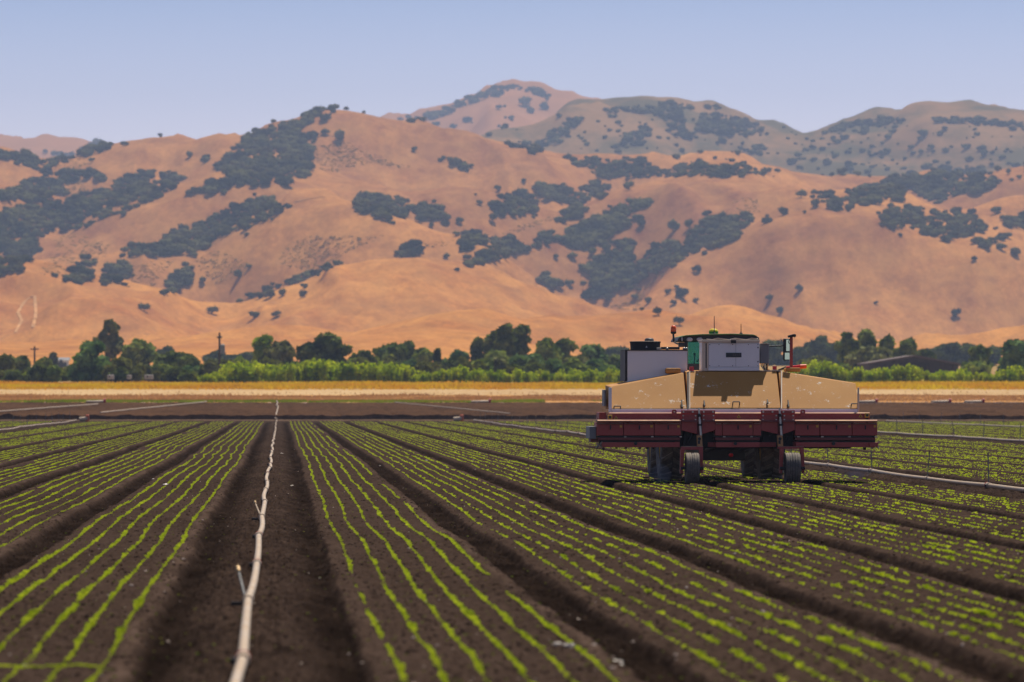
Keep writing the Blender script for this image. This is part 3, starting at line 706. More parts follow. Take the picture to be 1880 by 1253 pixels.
TREES = [
 # px, ytop, width, distance, kind, leaf, label
 (4, 652, 44, 720, 'shrub', 'olive', "olive green bush at the far left edge behind the weeds"),
 (38, 656, 42, 760, 'round', 'dark', "dark bushy tree behind the thin leftmost power pole"),
 (22, 682, 46, 690, 'shrub', 'mid', "low green bush in front of the leftmost dark tree"),
 (62, 682, 40, 690, 'shrub', 'lime', "low bright bush at the foot of the leftmost power pole"),
 (80, 660, 34, 770, 'round', 'mid', "mid green tree just right of the leftmost power pole"),
 (98, 648, 13, 1050, 'round', 'grey', "small round tree alone against the hill foot at the far left"),
 (102, 672, 40, 715, 'shrub', 'rust', "rusty brown bush left of the big dense green tree"),
 (160, 627, 84, 690, 'round', 'teal', "big dense dark green tree near the left, full to the ground"),
 (200, 589, 60, 860, 'airy', 'grey', "tall loose grey green tree rising highest on the left"),
 (252, 627, 74, 820, 'round', 'mid', "green spreading tree right of the tall loose tree"),
 (226, 655, 52, 700, 'shrub', 'olive', "yellowish shrub in front of the spreading tree on the left"),
 (250, 668, 34, 690, 'shrub', 'olive', "short olive bush among pale trailers on the left"),
 (328, 650, 96, 730, 'round', 'dark', "wide dark tree left of the wooden power pole"),
 (312, 672, 60, 700, 'shrub', 'mid', "low dark green bush under the wide dark tree"),
 (356, 671, 44, 695, 'shrub', 'teal', "blue green bush beside the wide dark tree"),
 (392, 668, 36, 760, 'shrub', 'olive', "olive bush just behind the wooden power pole"),
 (483, 616, 40, 760, 'column', 'lime', "narrow bright yellow green tree beside the brown green one"),
 (512, 629, 74, 740, 'round', 'grey', "brownish green rounded tree left of the great dark oak"),
 (594, 612, 112, 720, 'round', 'dark', "great dark domed oak above the middle of the orchard row"),
 (668, 645, 60, 760, 'round', 'dark', "low dark tree just right of the great domed oak"),
 (718, 631, 78, 800, 'round', 'mid', "green tree with two tops behind the drooping palm"),
 (745, 629, 36, 830, 'column', 'mid', "slim green tree behind the two topped tree"),
 (776, 641, 52, 800, 'round', 'mid', "middling green tree left of the tiny dark conifer"),
 (803, 644, 15, 760, 'cone', 'dark', "tiny dark conifer spire in the middle of the tree line"),
 (838, 647, 54, 800, 'round', 'teal', "blue green tree between the tiny conifer and the tall pines"),
 (876, 622, 24, 800, 'column', 'dark', "slim dark pine at the left end of the tall pines"),
 (902, 612, 30, 790, 'column', 'dark', "dark pine second from the left of the tall pines"),
 (926, 595, 34, 780, 'column', 'dark', "tallest dark pine in the middle of the tree line"),
 (953, 598, 40, 790, 'column', 'dark', "broad dark pine right beside the tallest pine"),
 (915, 645, 62, 740, 'round', 'mid', "green tree at the feet of the tall pines"),
 (1003, 621, 56, 780, 'round', 'mid', "round topped green tree right of the tall pines"),
 (1034, 625, 50, 800, 'airy', 'mid', "loose topped green tree with sky gaps by the round one"),
 (975, 652, 76, 730, 'round', 'teal', "wide dark green tree filling the gap below the pines"),
 (1058, 655, 60, 740, 'round', 'grey', "dull grey green tree behind the orchard row"),
 (1088, 634, 54, 760, 'round', 'teal', "dark green tree left of the white tank box"),
 (1126, 653, 48, 770, 'round', 'mid', "lower green tree nearest the white tank box"),
 (1497, 655, 64, 770, 'round', 'grey', "grey tree right behind the red post on the machine"),
 (1530, 668, 84, 700, 'shrub', 'mid', "green rounded bush mass right of the machine"),
 (1556, 612, 48, 800, 'airy', 'mid', "leafy tree with two gaps left of the barn"),
 (1594, 608, 46, 810, 'round', 'mid', "tallest tree over the left end of the barn"),
 (1600, 640, 96, 770, 'round', 'grey', "wide greyish tree behind the left end of the barn"),
 (1632, 618, 36, 820, 'round', 'mid', "small topped tree over the barn roof slope"),
 (1662, 624, 50, 810, 'round', 'mid', "green tree directly behind the barn ridge"),
 (1695, 642, 46, 830, 'round', 'dark', "low dark tree behind the right slope of the barn"),
 (1799, 634, 44, 760, 'airy', 'mid', "loose green tree standing alone right of the barn"),
 (1790, 664, 90, 740, 'shrub', 'mid', "spreading green bush below the lone loose tree"),
 (1858, 626, 66, 700, 'round', 'teal', "big dense green tree at the right edge"),
 (1880, 640, 40, 720, 'round', 'teal', "dense green tree cut by the right edge of the picture"),
]
for i, (px, yt, wp, d, kind, mat, lab) in enumerate(TREES):
    nm = "bush" if kind == 'shrub' else "pine_tree" if ('pine' in lab and 'pines' not in lab) or 'conifer' in lab or lab.startswith("slim dark pine") else "broadleaf_tree"
    tree(nm, px, yt, wp, d, kind, mat, lab, "bush" if kind == 'shrub' else "tree", "trees behind the orchard row", seed=i)

# the thicket that closes the gaps behind the orchard row
rt = random.Random(44)
for i in range(46):
    px = 376 + i * 17 + rt.uniform(-6, 6) if i < 44 else 1490 + (i - 44) * 40
    tree("thicket_bush", px, rt.uniform(655, 676), rt.uniform(36, 60), rt.uniform(680, 712), 'shrub', rt.choice(['mid', 'dark', 'mid', 'teal', 'grey', 'olive']), "green bush in the thicket close behind the orchard row", "bush", "bushes in the thicket behind the orchard row", seed=700 + i, trunk=False)
for i in range(22):
    px = 6 + i * 17 + rt.uniform(-6, 6)
    tree("thicket_bush", px, rt.uniform(668, 686), rt.uniform(28, 50), rt.uniform(674, 715), 'shrub', rt.choice(['mid', 'dark', 'olive', 'grey']), "low green bush in the thicket left of the orchard row", "bush", "bushes in the thicket left of the orchard row", seed=800 + i, trunk=False)

# blue, hazy trees farther off towards the hills
FARTREES = [(395, 648, 50), (425, 655, 44), (455, 650, 40), (1010, 642, 50), (1130, 640, 60), (1160, 650, 60), (1420, 628, 50), (1470, 640, 60), (1505, 618, 60), (1535, 632, 56), (1718, 640, 46), (1745, 632, 48), (1775, 634, 44), (1822, 640, 40), (20, 664, 40), (310, 640, 26), (297, 646, 24), (1690, 648, 40)]
for i, (px, yt, wp) in enumerate(sorted(FARTREES)):
    tree("far_tree", px, yt, wp, 1240, 'round', 'dark', f"{ORD[i]} from the left of the hazy blue trees near the hill foot", "tree", "hazy trees near the foot of the hills", seed=300 + i, trunk=False, leaf=0.7)

# ------------------------------------------------------------------ the orchard row: bright young bushes, each its own
TOPL = [(360, 690), (372, 686), (400, 684), (420, 668), (450, 664), (475, 668), (500, 672), (545, 668), (560, 661), (640, 668), (700, 665), (745, 670), (760, 682), (800, 683), (830, 675), (850, 672), (900, 682), (950, 680), (1000, 684), (1060, 680), (1170, 678)]
TOPR = [(1440, 680), (1480, 668), (1500, 662), (1540, 674), (1600, 679), (1650, 672), (1680, 670), (1700, 680), (1740, 684), (1760, 676), (1790, 682), (1820, 690), (1840, 676), (1860, 672), (1920, 676)]
def bush_mesh(seed):
    """A young fruit tree: many upright shoots set with leaves, green to the ground. Height 1, width about 0.8."""
    r = np.random.default_rng(seed); P, N = [], []
    for i in range(26):
        a_ = r.uniform(0, 6.28); q = r.uniform(0, 0.32); lean = r.uniform(0.0, 0.20); h_ = r.uniform(0.62, 1.04) * (1 - 0.35 * q)
        n = 26
        s = r.uniform(0.05, 1, n) ** 0.8
        x = math.cos(a_) * (q + lean * s); y = math.sin(a_) * (q + lean * s)
        P.append(np.stack([x + r.normal(0, 0.055, n) * (1.2 - s * 0.7), y + r.normal(0, 0.055, n) * (1.2 - s * 0.7), s * h_], 1))
        N.append(np.stack([np.full(n, math.cos(a_)), np.full(n, math.sin(a_)), np.full(n, 0.5)], 1))
    P = np.concatenate(P); N = np.concatenate(N)
    N[:, 2] += 0.5
    V, Q = leaf_quads(P, N, 0.056, r)
    return V, Q
BUSHES = []
for i in range(7):
    V, Q = bush_mesh(500 + i); mc = mesh_np("foliage", V, Q, M['bush'])
    b_ = MB()
    for j in range(5): b_.cyl((0, 0, -0.03), (0.16 * math.cos(j * 1.3), 0.16 * math.sin(j * 1.3), 0.55), 0.02, 0.008, 6, False)
    mt = bpy.data.meshes.new("stem"); mt.from_pydata(b_.v, [], b_.f); mt.materials.append(M['bark']); BUSHES.append((mc, mt))
def orchard(top, x0, x1, side):
    tp = np.array(top, float); x = x0
    while x < x1:
        for row, d in ((0, 652.0), (1, 662.0)):
            xx = x + random.uniform(-5, 5) + row * 8; yt = np.interp(xx, tp[:, 0], tp[:, 1]) + random.uniform(-3.5, 5) - row * 1.0
            p = at(xx, yt, d); zb = float(ground_z(d)); hgt = max(0.7, p.z - zb)
            o = empty("orchard_bush", (p.x, d + random.uniform(-2, 2), zb), f"bright green leafy bush in the orchard row {side}", "bush", f"bushes in the orchard row {side}")
            mc, mt = random.choice(BUSHES)
            link("foliage", mc, o)
            if row == 0: link("stem", mt, o)
            wd = hgt * random.uniform(0.85, 1.2); o.scale = (max(wd, 1.7), max(wd, 1.7), hgt); o.rotation_euler = (0, 0, random.uniform(0, 6.28))
        x += 17
orchard(TOPL, 374, 1168, "left of the machine")
orchard(TOPR, 1452, 1900, "right of the machine")

# a palm with drooping fronds
d = 715.0; p = at(711, 651, d); zb = float(ground_z(d))
o = empty("palm_tree", (p.x, d, zb), "yellow green palm with drooping fronds right of the great domed oak", "palm")
r = np.random.default_rng(9); V, Q, nb = [], [], 0; hgt = p.z - zb
for i in range(46):
    a_ = i * 2.4; el = r.uniform(-0.15, 1.25); L_ = r.uniform(1.5, 2.1); c0 = np.array([0, 0, hgt - 1.0])
    prev = None
    for j in range(8):
        s = j / 7.0; rr = L_ * s * math.cos(el) ; zz = L_ * (s * math.sin(el) - 0.75 * s * s)
        c_ = c0 + np.array([math.cos(a_) * rr, math.sin(a_) * rr, zz]); wv = np.array([-math.sin(a_), math.cos(a_), 0]) * (0.20 * math.sin(math.pi * min(1, s + 0.12)) + 0.02)
        V += [c_ - wv + np.array([0, 0, -0.1]), c_ + wv + np.array([0, 0, -0.1])]
        if prev is not None: Q.append([prev, prev + 1, nb + 1, nb])
        prev = nb; nb += 2
link("fronds", mesh_np("fronds", np.array(V), np.array(Q), G['olive']), o)
b_ = MB(); b_.cyl((0, 0, -0.2), (0, 0, hgt - 0.9), 0.28, 0.2, 10)
mt = bpy.data.meshes.new("trunk"); mt.from_pydata(b_.v, [], b_.f); mt.materials.append(M['bark']); link("trunk", mt, o)

# ------------------------------------------------------------------ dry weeds and the strip of young crop
def blades(name, Y0, Y1, n, h0, h1, wdt, mat, label, cat, seed, dens=None, ground=ground_z, px0=-60, px1=1960, lean=0.25):
    r = np.random.default_rng(seed)
    y = r.uniform(Y0, Y1, n); x = (r.uniform(px0, px1, n) - VX) / F * y
    if dens is not None:
        k = dens(x, y, r); x, y = x[k], y[k]; n = len(x)
    hgt = r.uniform(h0, h1, n) * (0.7 + 1.3 * np.clip(vnoise(x / 6, y / 9, seed) + 0.35, 0, 1)); a_ = r.uniform(0, 6.28, n)
    z = ground(y); wx, wy = np.cos(a_) * wdt, np.sin(a_) * wdt
    lx, ly = r.normal(0, lean, n) * hgt, r.normal(0, lean, n) * hgt
    V = np.stack([np.stack([x - wx, y - wy, z - 0.03], 1), np.stack([x + wx, y + wy, z - 0.03], 1), np.stack([x + lx * .5 + wx * .8, y + ly * .5 + wy * .8, z + hgt * .6], 1), np.stack([x + lx, y + ly, z + hgt], 1)], 1).reshape(-1, 3)
    return tag(link(name, mesh_np(name, V, np.arange(4 * n).reshape(n, 4), mat)), label, cat, kind="stuff")
def ragged(x, y, r): return (y > 598 + 9 * vnoise(x / 5, y * 0 + 2, 66) + 5 * vnoise(x / 1.3, y * 0 + 4, 67)) | (r.random(len(x)) < 0.05)
blades("dry_weeds", 586, 648, 90000, 0.12, 0.40, 0.10, M['dry'], "band of yellow and orange dry weeds along the orchard row", "weeds", 31, ragged)
M['straw'] = leaf_mat("dry straw", (0.46, 0.27, 0.13), (0.62, 0.40, 0.20), 0.3, (1, 0.9, 0.6), scale=0.05)
def ragged2(x, y, r): return (y < 528 + 16 * vnoise(x / 6, y * 0 + 3, 68) + 9 * vnoise(x / 1.5, y * 0 + 5, 69)) | (r.random(len(x)) < 0.04)
blades("dry_grass", 466, 560, 70000, 0.03, 0.16, 0.07, M['straw'], "short tan dry grass on the strip beyond the ploughed field", "grass", 32, ragged2)
M['young'] = leaf_mat("young crop leaf", (0.16, 0.26, 0.02), (0.28, 0.38, 0.03), 0.45, scale=0.2)
def patchy(x, y, r):
    px = VX + x * F / y
    k = vnoise(x / 9, y / 40, 77) + np.where((px > 560) & (px < 640), -0.2, 0) + np.where(px > 1000, -0.15, 0.12)
    return (k > -0.12) & (px < 1190)
blades("young_crop", 456, 472, 26000, 0.06, 0.14, 0.07, M['young'], "thin strip of fresh green crop beyond the dark ploughed field", "crop", 33, patchy)
M['debris'] = plain("pale plastic", (0.55, 0.45, 0.38), 0.5)
def strewn(x, y, r): return (vnoise(x / 14, y / 5, 91) > -0.15) & (VX + x * F / y > 1130)
blades("plastic_litter", 448, 462, 4500, 0.03, 0.07, 0.05, M['debris'], "pale scraps of drip tape strewn at the far edge of the ploughed field", "litter", 34, strewn, lean=0.6)

# ------------------------------------------------------------------ poles, barn, trailers
M['wood'] = plain("weathered pole", (0.075, 0.055, 0.045), 0.9)
M['grey_metal'] = plain("grey metal", (0.22, 0.23, 0.24), 0.5)
def pole(px, ytop, d, label, arms, box):
    p = at(px, ytop, d); zb = float(ground_z(d)); hgt = p.z - zb
    o = empty("power_pole", (p.x, d, zb), label, "power pole", "power poles")
    b_ = MB().cyl((p.x, d, zb - 0.5), (p.x, d, p.z), 0.19, 0.13, 12); b_.build("pole", M['wood'], o)
    for z_, w_ in arms:
        q = MB().box(p.x - w_, d - 0.07, p.z - z_ - 0.07, p.x + w_, d + 0.07, p.z - z_ + 0.07)
        ar = q.build("crossarm", M['wood'], o)
        for s in (-0.9, -0.45, 0.45, 0.9):
            MB().cyl((p.x + w_ * s, d, p.z - z_ + 0.07), (p.x + w_ * s, d, p.z - z_ + 0.24), 0.06, 0.04, 8).build("insulator", M['grey_metal'], ar)
    if box:
        MB().cyl((p.x + 0.42, d - 0.1, p.z - 2.9), (p.x + 0.42, d - 0.1, p.z - 1.7), 0.33, 0.33, 14).cyl((p.x + 0.42, d - 0.1, p.z - 1.7), (p.x + 0.42, d - 0.1, p.z - 1.58), 0.33, 0.2, 14).build("transformer", M['grey_metal'], o)
        MB().box(p.x - 0.1, d - 0.08, p.z - 2.6, p.x + 0.4, d + 0.02, p.z - 2.5).build("bracket", M['grey_metal'], o)
    return o
pole(403, 611, 668, "dark wooden power pole with a transformer at the left end of the orchard row", [(0.7, 0.35)], True)
pole(63.5, 636, 780, "thin dark power pole among the bushes at the far left", [(0.5, 0.6)], False)

# barn: low pitched roof over open sides, behind the right-hand bushes
d = 735.0
M['barn_roof'] = paint("rusty barn roof", (0.12, 0.085, 0.075), 0.5, (0.26, 0.18, 0.13), 0.8, scale=0.3)
M['barn_wall'] = plain("dark barn boards", (0.055, 0.045, 0.042), 0.9, scale=0.8)
pl, pm, pr = at(1593, 668, d), at(1680, 653.5, d), at(1764, 669, d); zb = float(ground_z(d))
o = empty("barn", (pm.x, d, zb), "long low brown barn with a shallow pitched roof behind the orchard bushes", "barn")
dp = 14.0
b_ = MB()
for q0, q1 in ((pl, pm), (pm, pr)):
    b_.hexa([(q0.x, d, q0.z - 0.12), (q1.x, d, q1.z - 0.12), (q1.x, d + dp, q1.z - 0.12), (q0.x, d + dp, q0.z - 0.12), (q0.x, d, q0.z + 0.1), (q1.x, d, q1.z + 0.1), (q1.x, d + dp, q1.z + 0.1), (q0.x, d + dp, q0.z + 0.1)])
b_.build("roof", M['barn_roof'], o)
b_ = MB().add([(pl.x + .3, d + .4, zb - .3), (pr.x - .3, d + .4, zb - .3), (pr.x - .3, d + .4, pr.z - .15), (pm.x, d + .4, pm.z - .15), (pl.x + .3, d + .4, pl.z - .15), (pl.x + .3, d + dp - .4, zb - .3), (pr.x - .3, d + dp - .4, zb - .3), (pr.x - .3, d + dp - .4, pr.z - .15), (pm.x, d + dp - .4, pm.z - .15), (pl.x + .3, d + dp - .4, pl.z - .15)],
   [(0, 1, 2, 3, 4), (9, 8, 7, 6, 5), (1, 6, 7, 2), (5, 0, 4, 9), (0, 5, 6, 1)]); b_.build("wall", M['barn_wall'], o)
for k in range(7):
    xk = pl.x + (pr.x - pl.x) * (k + 0.5) / 7
    MB().box(xk - .1, d + .2, zb - .2, xk + .1, d + .395, min(pl.z, pr.z) - .2).build("post", M['wood'], o)
MB().box(pm.x - 2.2, d + .3, zb - .2, pm.x + 2.2, d + .39, zb + 2.6).build("door", plain("barn door", (0.03, 0.026, 0.025), 0.9), o)

M['white_metal'] = paint("white sheet", (0.72, 0.70, 0.66), 0.25, rough=0.5)
M['window'] = plain("dark window", (0.02, 0.025, 0.03), 0.2)
M['roof_grey'] = plain("grey roof", (0.28, 0.27, 0.27), 0.8)
def house(px, py, w, hh, d, label, name="cottage", roof=M['roof_grey'], cat="house"):
    p = at(px, py, d); zb = float(ground_z(d))
    z1 = p.z; z0 = zb - 0.2; W = w * d / F / 2; zr = z1 + hh
    o = empty(name, (p.x, d, zb), label, cat, "pale buildings among the trees")
    MB().box(p.x - W, d, z0, p.x + W, d + 5, z1).build("wall", M['white_metal'], o)
    MB().add([(p.x - W - .3, d - .3, z1), (p.x + W + .3, d - .3, z1), (p.x + W + .3, d + 5.3, z1), (p.x - W - .3, d + 5.3, z1), (p.x - W - .3, d + 2.5, zr), (p.x + W + .3, d + 2.5, zr)], [(0, 1, 5, 4), (2, 3, 4, 5), (0, 4, 3), (1, 2, 5), (3, 2, 1, 0)]).build("roof", roof, o)
    for k in (-0.5, 0.45):
        f = MB().box(p.x + W * k - .55, d - .05, z1 - 1.6, p.x + W * k + .55, d - .002, z1 - .5).build("window", M['window'], o)
    MB().box(p.x - .4, d - .06, z0, p.x + .4, d - .003, z0 + 2.1).build("door", M['window'], o)
house(112, 662, 26, 0.7, 1150, "small pale house at the hill foot left of the big dense tree")
house(12, 668, 30, 0.9, 1180, "grey roofed house behind the bushes at the far left edge")
M['trailer'] = paint("faded trailer", (0.42, 0.38, 0.34), 0.3, rough=0.6)
def trailer(px, py, wpx, hpx, d, label):
    p = at(px, py, d); W = wpx * d / F / 2; Hh = hpx * d / F; zb = float(ground_z(d))
    o = empty("trailer", (p.x, d, zb), label, "trailer", "pale trailers under the trees")
    MB().box(p.x - W, d, zb + .45, p.x + W, d + 2.2, max(p.z, zb + 1.1)).build("body", M['trailer'], o, 0.12)
    MB().box(p.x - W * .5, d - .02, zb + .75, p.x - W * .1, d - .001, zb + .95).build("window", M['window'], o)
    for s in (-.35, .35): MB().cyl((p.x + W * s, d + .05, zb + .32), (p.x + W * s, d + .3, zb + .32), .34, n=14).build("wheel", M['window'], o)
trailer(203, 690, 12, 8, 672, "white trailer under the left edge of the yellowish shrub")
trailer(237, 691, 8, 8, 672, "tiny white trailer between two shrubs on the left")
trailer(273, 690, 16, 8, 672, "longest pale trailer at the edge of the wide dark tree")

# ------------------------------------------------------------------ irrigation lines
M['alu'] = paint("weathered aluminium pipe", (0.50, 0.40, 0.30), 0.8, (0.46, 0.32, 0.20), 0.55, 0.15, scale=1.2)
M['riser'] = plain("grey riser", (0.13, 0.13, 0.13), 0.5, 0.4)
M['red_gasket'] = plain("red rubber", (0.45, 0.03, 0.02), 0.6)
M['black'] = plain("black rubber", (0.012, 0.012, 0.013), 0.7)
M['brass'] = plain("dull brass", (0.30, 0.20, 0.10), 0.45, 0.6)

def line(name, X, Y0, Y1, label, riser_h, seg=9.14, zz=0.0, lean=0.06, wig=0.10, seed=0, far=False, slant=0.0, r_=0.04):
    """A row of coupled pipes lying on the soil, a riser with a sprinkler head at each joint."""
    r = np.random.default_rng(seed); y = Y0; base = Vector((X, Y0, 0)); o = empty(name, base, label, "irrigation pipe", "irrigation lines lying in the field")
    n = int((Y1 - Y0) / seg) + 1
    def gz(x, yy):
        return float(field_z(np.array([x]), np.array([yy]))[0][0]) + 0.03 if yy < 345 else float(ground_z(yy)) + 0.06
    jx = [X + slant * (i * seg) / (Y1 - Y0) + r.uniform(-wig, wig) for i in range(n + 1)]
    for i in range(n):
        ya, yb = Y0 + i * seg, Y0 + (i + 1) * seg
        xa, xb = jx[i], jx[i + 1]
        ts = np.linspace(0, 1, 3 if far else 9); bow = r.uniform(-.035, .035)
        pts = [Vector((xa + (xb - xa) * t + bow * math.sin(math.pi * t) * (1 if not far else 0.3), ya + (yb - ya) * t, 0)) for t in ts]
        z_ = [max(gz(q.x, q.y), gz(q.x, q.y - .4) if not far else -9) + r_ for q in (pts[0], pts[-1])]
        for q, t in zip(pts, ts): q.z = z_[0] * (1 - t) + z_[1] * t - .012 * math.sin(math.pi * t)
        b_ = MB(); b_.tube(pts, r_, 8 if far else 12); b_.build("pipe_length", M['alu'], o)
        q = pts[0]
        if not far or i % 2 == 0:
            cp = MB().cyl((q.x, q.y - .16, q.z), (q.x, q.y + .14, q.z), r_ * 1.35, n=12).build("coupler", M['alu'], o)
            if not far and r.random() < .55:
                MB().cyl((q.x, q.y + .14, q.z), (q.x, q.y + .19, q.z), r_ * 1.5, n=12).build("gasket", M['red_gasket'], cp)
                MB().box(q.x - .075, q.y - .07, q.z - .03, q.x - .045, q.y + .03, q.z + .01).build("latch", M['black'], cp)
        if riser_h > 0:
            lx, ly = r.normal(0, lean), abs(r.normal(0, lean)); L_ = riser_h * r.uniform(.92, 1.08)
            k = Vector((lx, ly, 1)).normalized(); b0 = q + Vector((0, 0, r_)); t_ = b0 + k * L_
            rs = MB().cyl(b0, t_, 0.011 if not far else .014, n=8).build("riser", M['riser'], o)
            MB().cyl(t_, t_ + k * .05, .018, n=8).cyl(t_ + k * .05, t_ + k * .055 + Vector((.06, 0, .02)), .009, n=6).build("sprinkler_head", M['brass'], rs)
    return o
line("irrigation_line", -0.245, 21.3, 335, "long pale metal pipe running up the middle aisle", 0.0, seed=1, wig=.016, r_=.034)
line("irrigation_line", 13.48, 84, 335, "white pipe with upright risers in the aisle just right of the machine", 0.50, seed=2, wig=.04)
line("irrigation_line", 27.9, 130, 335, "second white pipe with risers beyond the machine", 0.55, seed=3, wig=.08, far=True)
line("irrigation_line", 41.4, 180, 335, "farthest thin white pipe with risers on the right", 0.6, seed=4, wig=.1, far=True)
line("irrigation_line", -14.15, 175, 336, "pale pipe ending near the dirt road on the far left", 0.55, seed=5, wig=.1, far=True)
line("irrigation_line", -13.6, 371, 445, "pale pipe slanting across the dark ploughed field behind the left beds", 0, seed=6, far=True, slant=6.2, r_=.05)
line("irrigation_line", -21.8, 378, 425, "pale pipe at the far left of the dark ploughed field", 0, seed=7, far=True, slant=5.0, r_=.05)
line("irrigation_line", 17.2, 366, 440, "faint pale pipe across the ploughed field left of the machine", 0, seed=8, far=True, slant=-6.0, r_=.04)
line("irrigation_line", -0.3, 352, 455, "pale pipe crossing the ploughed field above the middle aisle", 0, seed=9, far=True, slant=.1, r_=.05)

# the middle line's short risers, tipped over in all directions
MID = bpy.data.objects["irrigation_line"]
cs = [c_ for c_ in MID.children if c_.name.startswith("coupler")]
r = np.random.default_rng(12)
for i, c_ in enumerate(cs[:16]):
    if i not in (2, 5): continue
    v = [c_.matrix_world @ Vector(q) for q in c_.bound_box]; q = sum((Vector(c_.bound_box[j]) for j in range(8)), Vector()) / 8 + MID.location
    k = Vector((r.uniform(-.22, -.04), 1.0, r.uniform(.3, .65))).normalized()
    b0 = q + Vector((-.03, 0, .04)); t_ = b0 + k * r.uniform(.3, .5)
    rs = MB().cyl(b0, t_, .010, n=8).build("riser", M['alu'] if i % 2 else M['riser'], MID)
    MB().cyl(t_, t_ + k * .06, .022, n=8).build("sprinkler_head", M['brass'], rs)
    MB().box(q.x - .14, q.y - .03, q.z - .045, q.x - .05, q.y + .03, q.z - .015).build("foot_plate", M['black'], MID)  # black slab standing in for the shadow left of the coupler

# valve with an orange cap where the left pipe meets the road, one on the right too
for px, py, d, lab in ((158, 769, 331, "pale pipe elbow with an orange cap at the end of the left pipe"), (845, 766, 333, "red capped pipe elbow at the road end of the right beds")):
    p = at(px, py, d); o = empty("pipe_elbow", (p.x, d, 0), lab, "pipe fitting", "capped pipe fittings by the dirt road")
    MB().cyl((p.x - .45, d, .16), (p.x + .10, d, .22), .15, .15, 14).build("elbow", M['alu'], o)
    MB().cyl((p.x + .10, d, .0), (p.x + .10, d, .42), .13, .13, 14).cyl((p.x + .10, d, .42), (p.x + .10, d, .5), .13, .07, 14).build("cap", plain("orange cap", (0.55, 0.12, 0.05), .6), o)
    MB().cyl((p.x - .2, d, -.1), (p.x - .2, d, .1), .05, n=8).build("stand", M['riser'], o)
# red end caps of stored pipes on the far right
for px, wh in ((190, "behind the left beds"), (897, "left of the machine"), (1607, "just right of the machine"), (1742, "second from the right edge"), (1803, "nearest the right edge")):
    d = 452.0; p = at(px, 738, d); zb = float(ground_z(d)); o = empty("pipe_bundle", (p.x, d, zb), f"pale pipe bundle with a red cap past the ploughed field, {wh}", "pipe bundle", "pipe bundles at the far edge of the ploughed field")
    for k in range(3): MB().cyl((p.x - 1.6, d + .2 * k, zb + .12), (p.x + .0, d + .2 * k, zb + .12 + .05 * (k == 1)), .09, n=8).build("pipe_length", M['alu'], o)
    MB().cyl((p.x, d - .1, zb + .2), (p.x + .22, d - .1, zb + .2), .2, n=12).build("cap", M['red_gasket'], o)

# ------------------------------------------------------------------ lettuce seedlings in six rows on every bed
ROWS = (np.arange(6) - 2.5) * 0.259
def seedling_quads(x, y, z, size, hgt, nl, r, yaw=None):
    """Many seedlings at once: nl leaves each, a leaf is one folded kite."""
    n = len(x); out = []
    a0 = r.uniform(0, 6.28, n)
    for j in range(nl):
        a_ = a0 + j * 6.283 / nl + r.normal(0, .25, n); L_ = size * r.uniform(.7, 1.15, n); hh = hgt * r.uniform(.7, 1.25, n)
        dx, dy = np.cos(a_), np.sin(a_); wd = L_ * r.uniform(.34, .5, n)
        b_ = np.stack([x + dx * .003, y + dy * .003, z - .004], 1)
        l_ = np.stack([x + dx * L_ * .62 - dy * wd, y + dy * L_ * .62 + dx * wd, z + hh * .78], 1)
        t_ = np.stack([x + dx * L_, y + dy * L_, z + hh * r.uniform(.75, 1.1, n)], 1)
        q_ = np.stack([x + dx * L_ * .62 + dy * wd, y + dy * L_ * .62 - dx * wd, z + hh * .78], 1)
        out.append(np.stack([b_, l_, t_, q_], 1))
    return np.stack(out, 1).reshape(-1, 3)                 # (n * nl * 4, 3)

r = np.random.default_rng(21)
PX_, PY_, PS_, PB_ = [], [], [], []
for bx, bk in BEDS:
    for ri, ro in enumerate(ROWS):
        near = bk in (-1, 0) ; dense = bk <= 0
        lo = max(24.0, (abs(bx + ro) - 3) * F / 1500 * .0 + 24.0)
        # the stretch of the row that can come into view, with room to spare on both sides
        ya = 24.0
        if bx > 0: ya = max(ya, (bx - 1.5) * F / (1880 - VX) - 6)
        else: ya = max(ya, (-bx - 1.5) * F / VX - 6)
        if ya > FIELD_END - 4: continue
        y0 = ya; parts = []
        while y0 < FIELD_END - 3:
            sp = (0.066 if dense else 0.21) * max(1.0, (y0 / 75.0)) ** (0.75 if dense else 0.45); y1 = min(FIELD_END - 3, y0 + 12)
            parts.append(np.arange(y0, y1, sp) + r.uniform(-.3, .3) * sp); y0 = y1
        yy = np.concatenate(parts); yy = yy + r.normal(0, .012, len(yy)) + r.uniform(-.05, .05, len(yy)) * (0 if dense else 1)
        clump = vnoise(yy / (1.1 if dense else .55), np.full_like(yy, bk * 7.7 + ri * 1.31), 81)
        big = vnoise(yy / 9.0, np.full_like(yy, bk * 3.1 + ri * 2.17), 82)
        keep = (clump + 0.6 * big > (-.62 if dense else -.30)) & (r.random(len(yy)) < (.92 if dense else .80))
        if bk in (0, -2, -3) and ri == (5 if bk == 0 else 0): keep &= big > -.22
        yy = yy[keep]; s = np.clip(1.0 + 1.6 * clump[keep] + .5 * big[keep], .40, 1.8) * r.uniform(.75, 1.2, len(yy)) * (0.95 if dense else 1.25)
        xx = bx + ro + wob(yy, bk) + 0.035 * vnoise(yy / 2.3, np.full_like(yy, bk + ri * .7), 83) + r.normal(0, .008, len(yy))
        PX_.append(xx); PY_.append(yy); PS_.append(s); PB_.append(np.full(len(yy), bk))
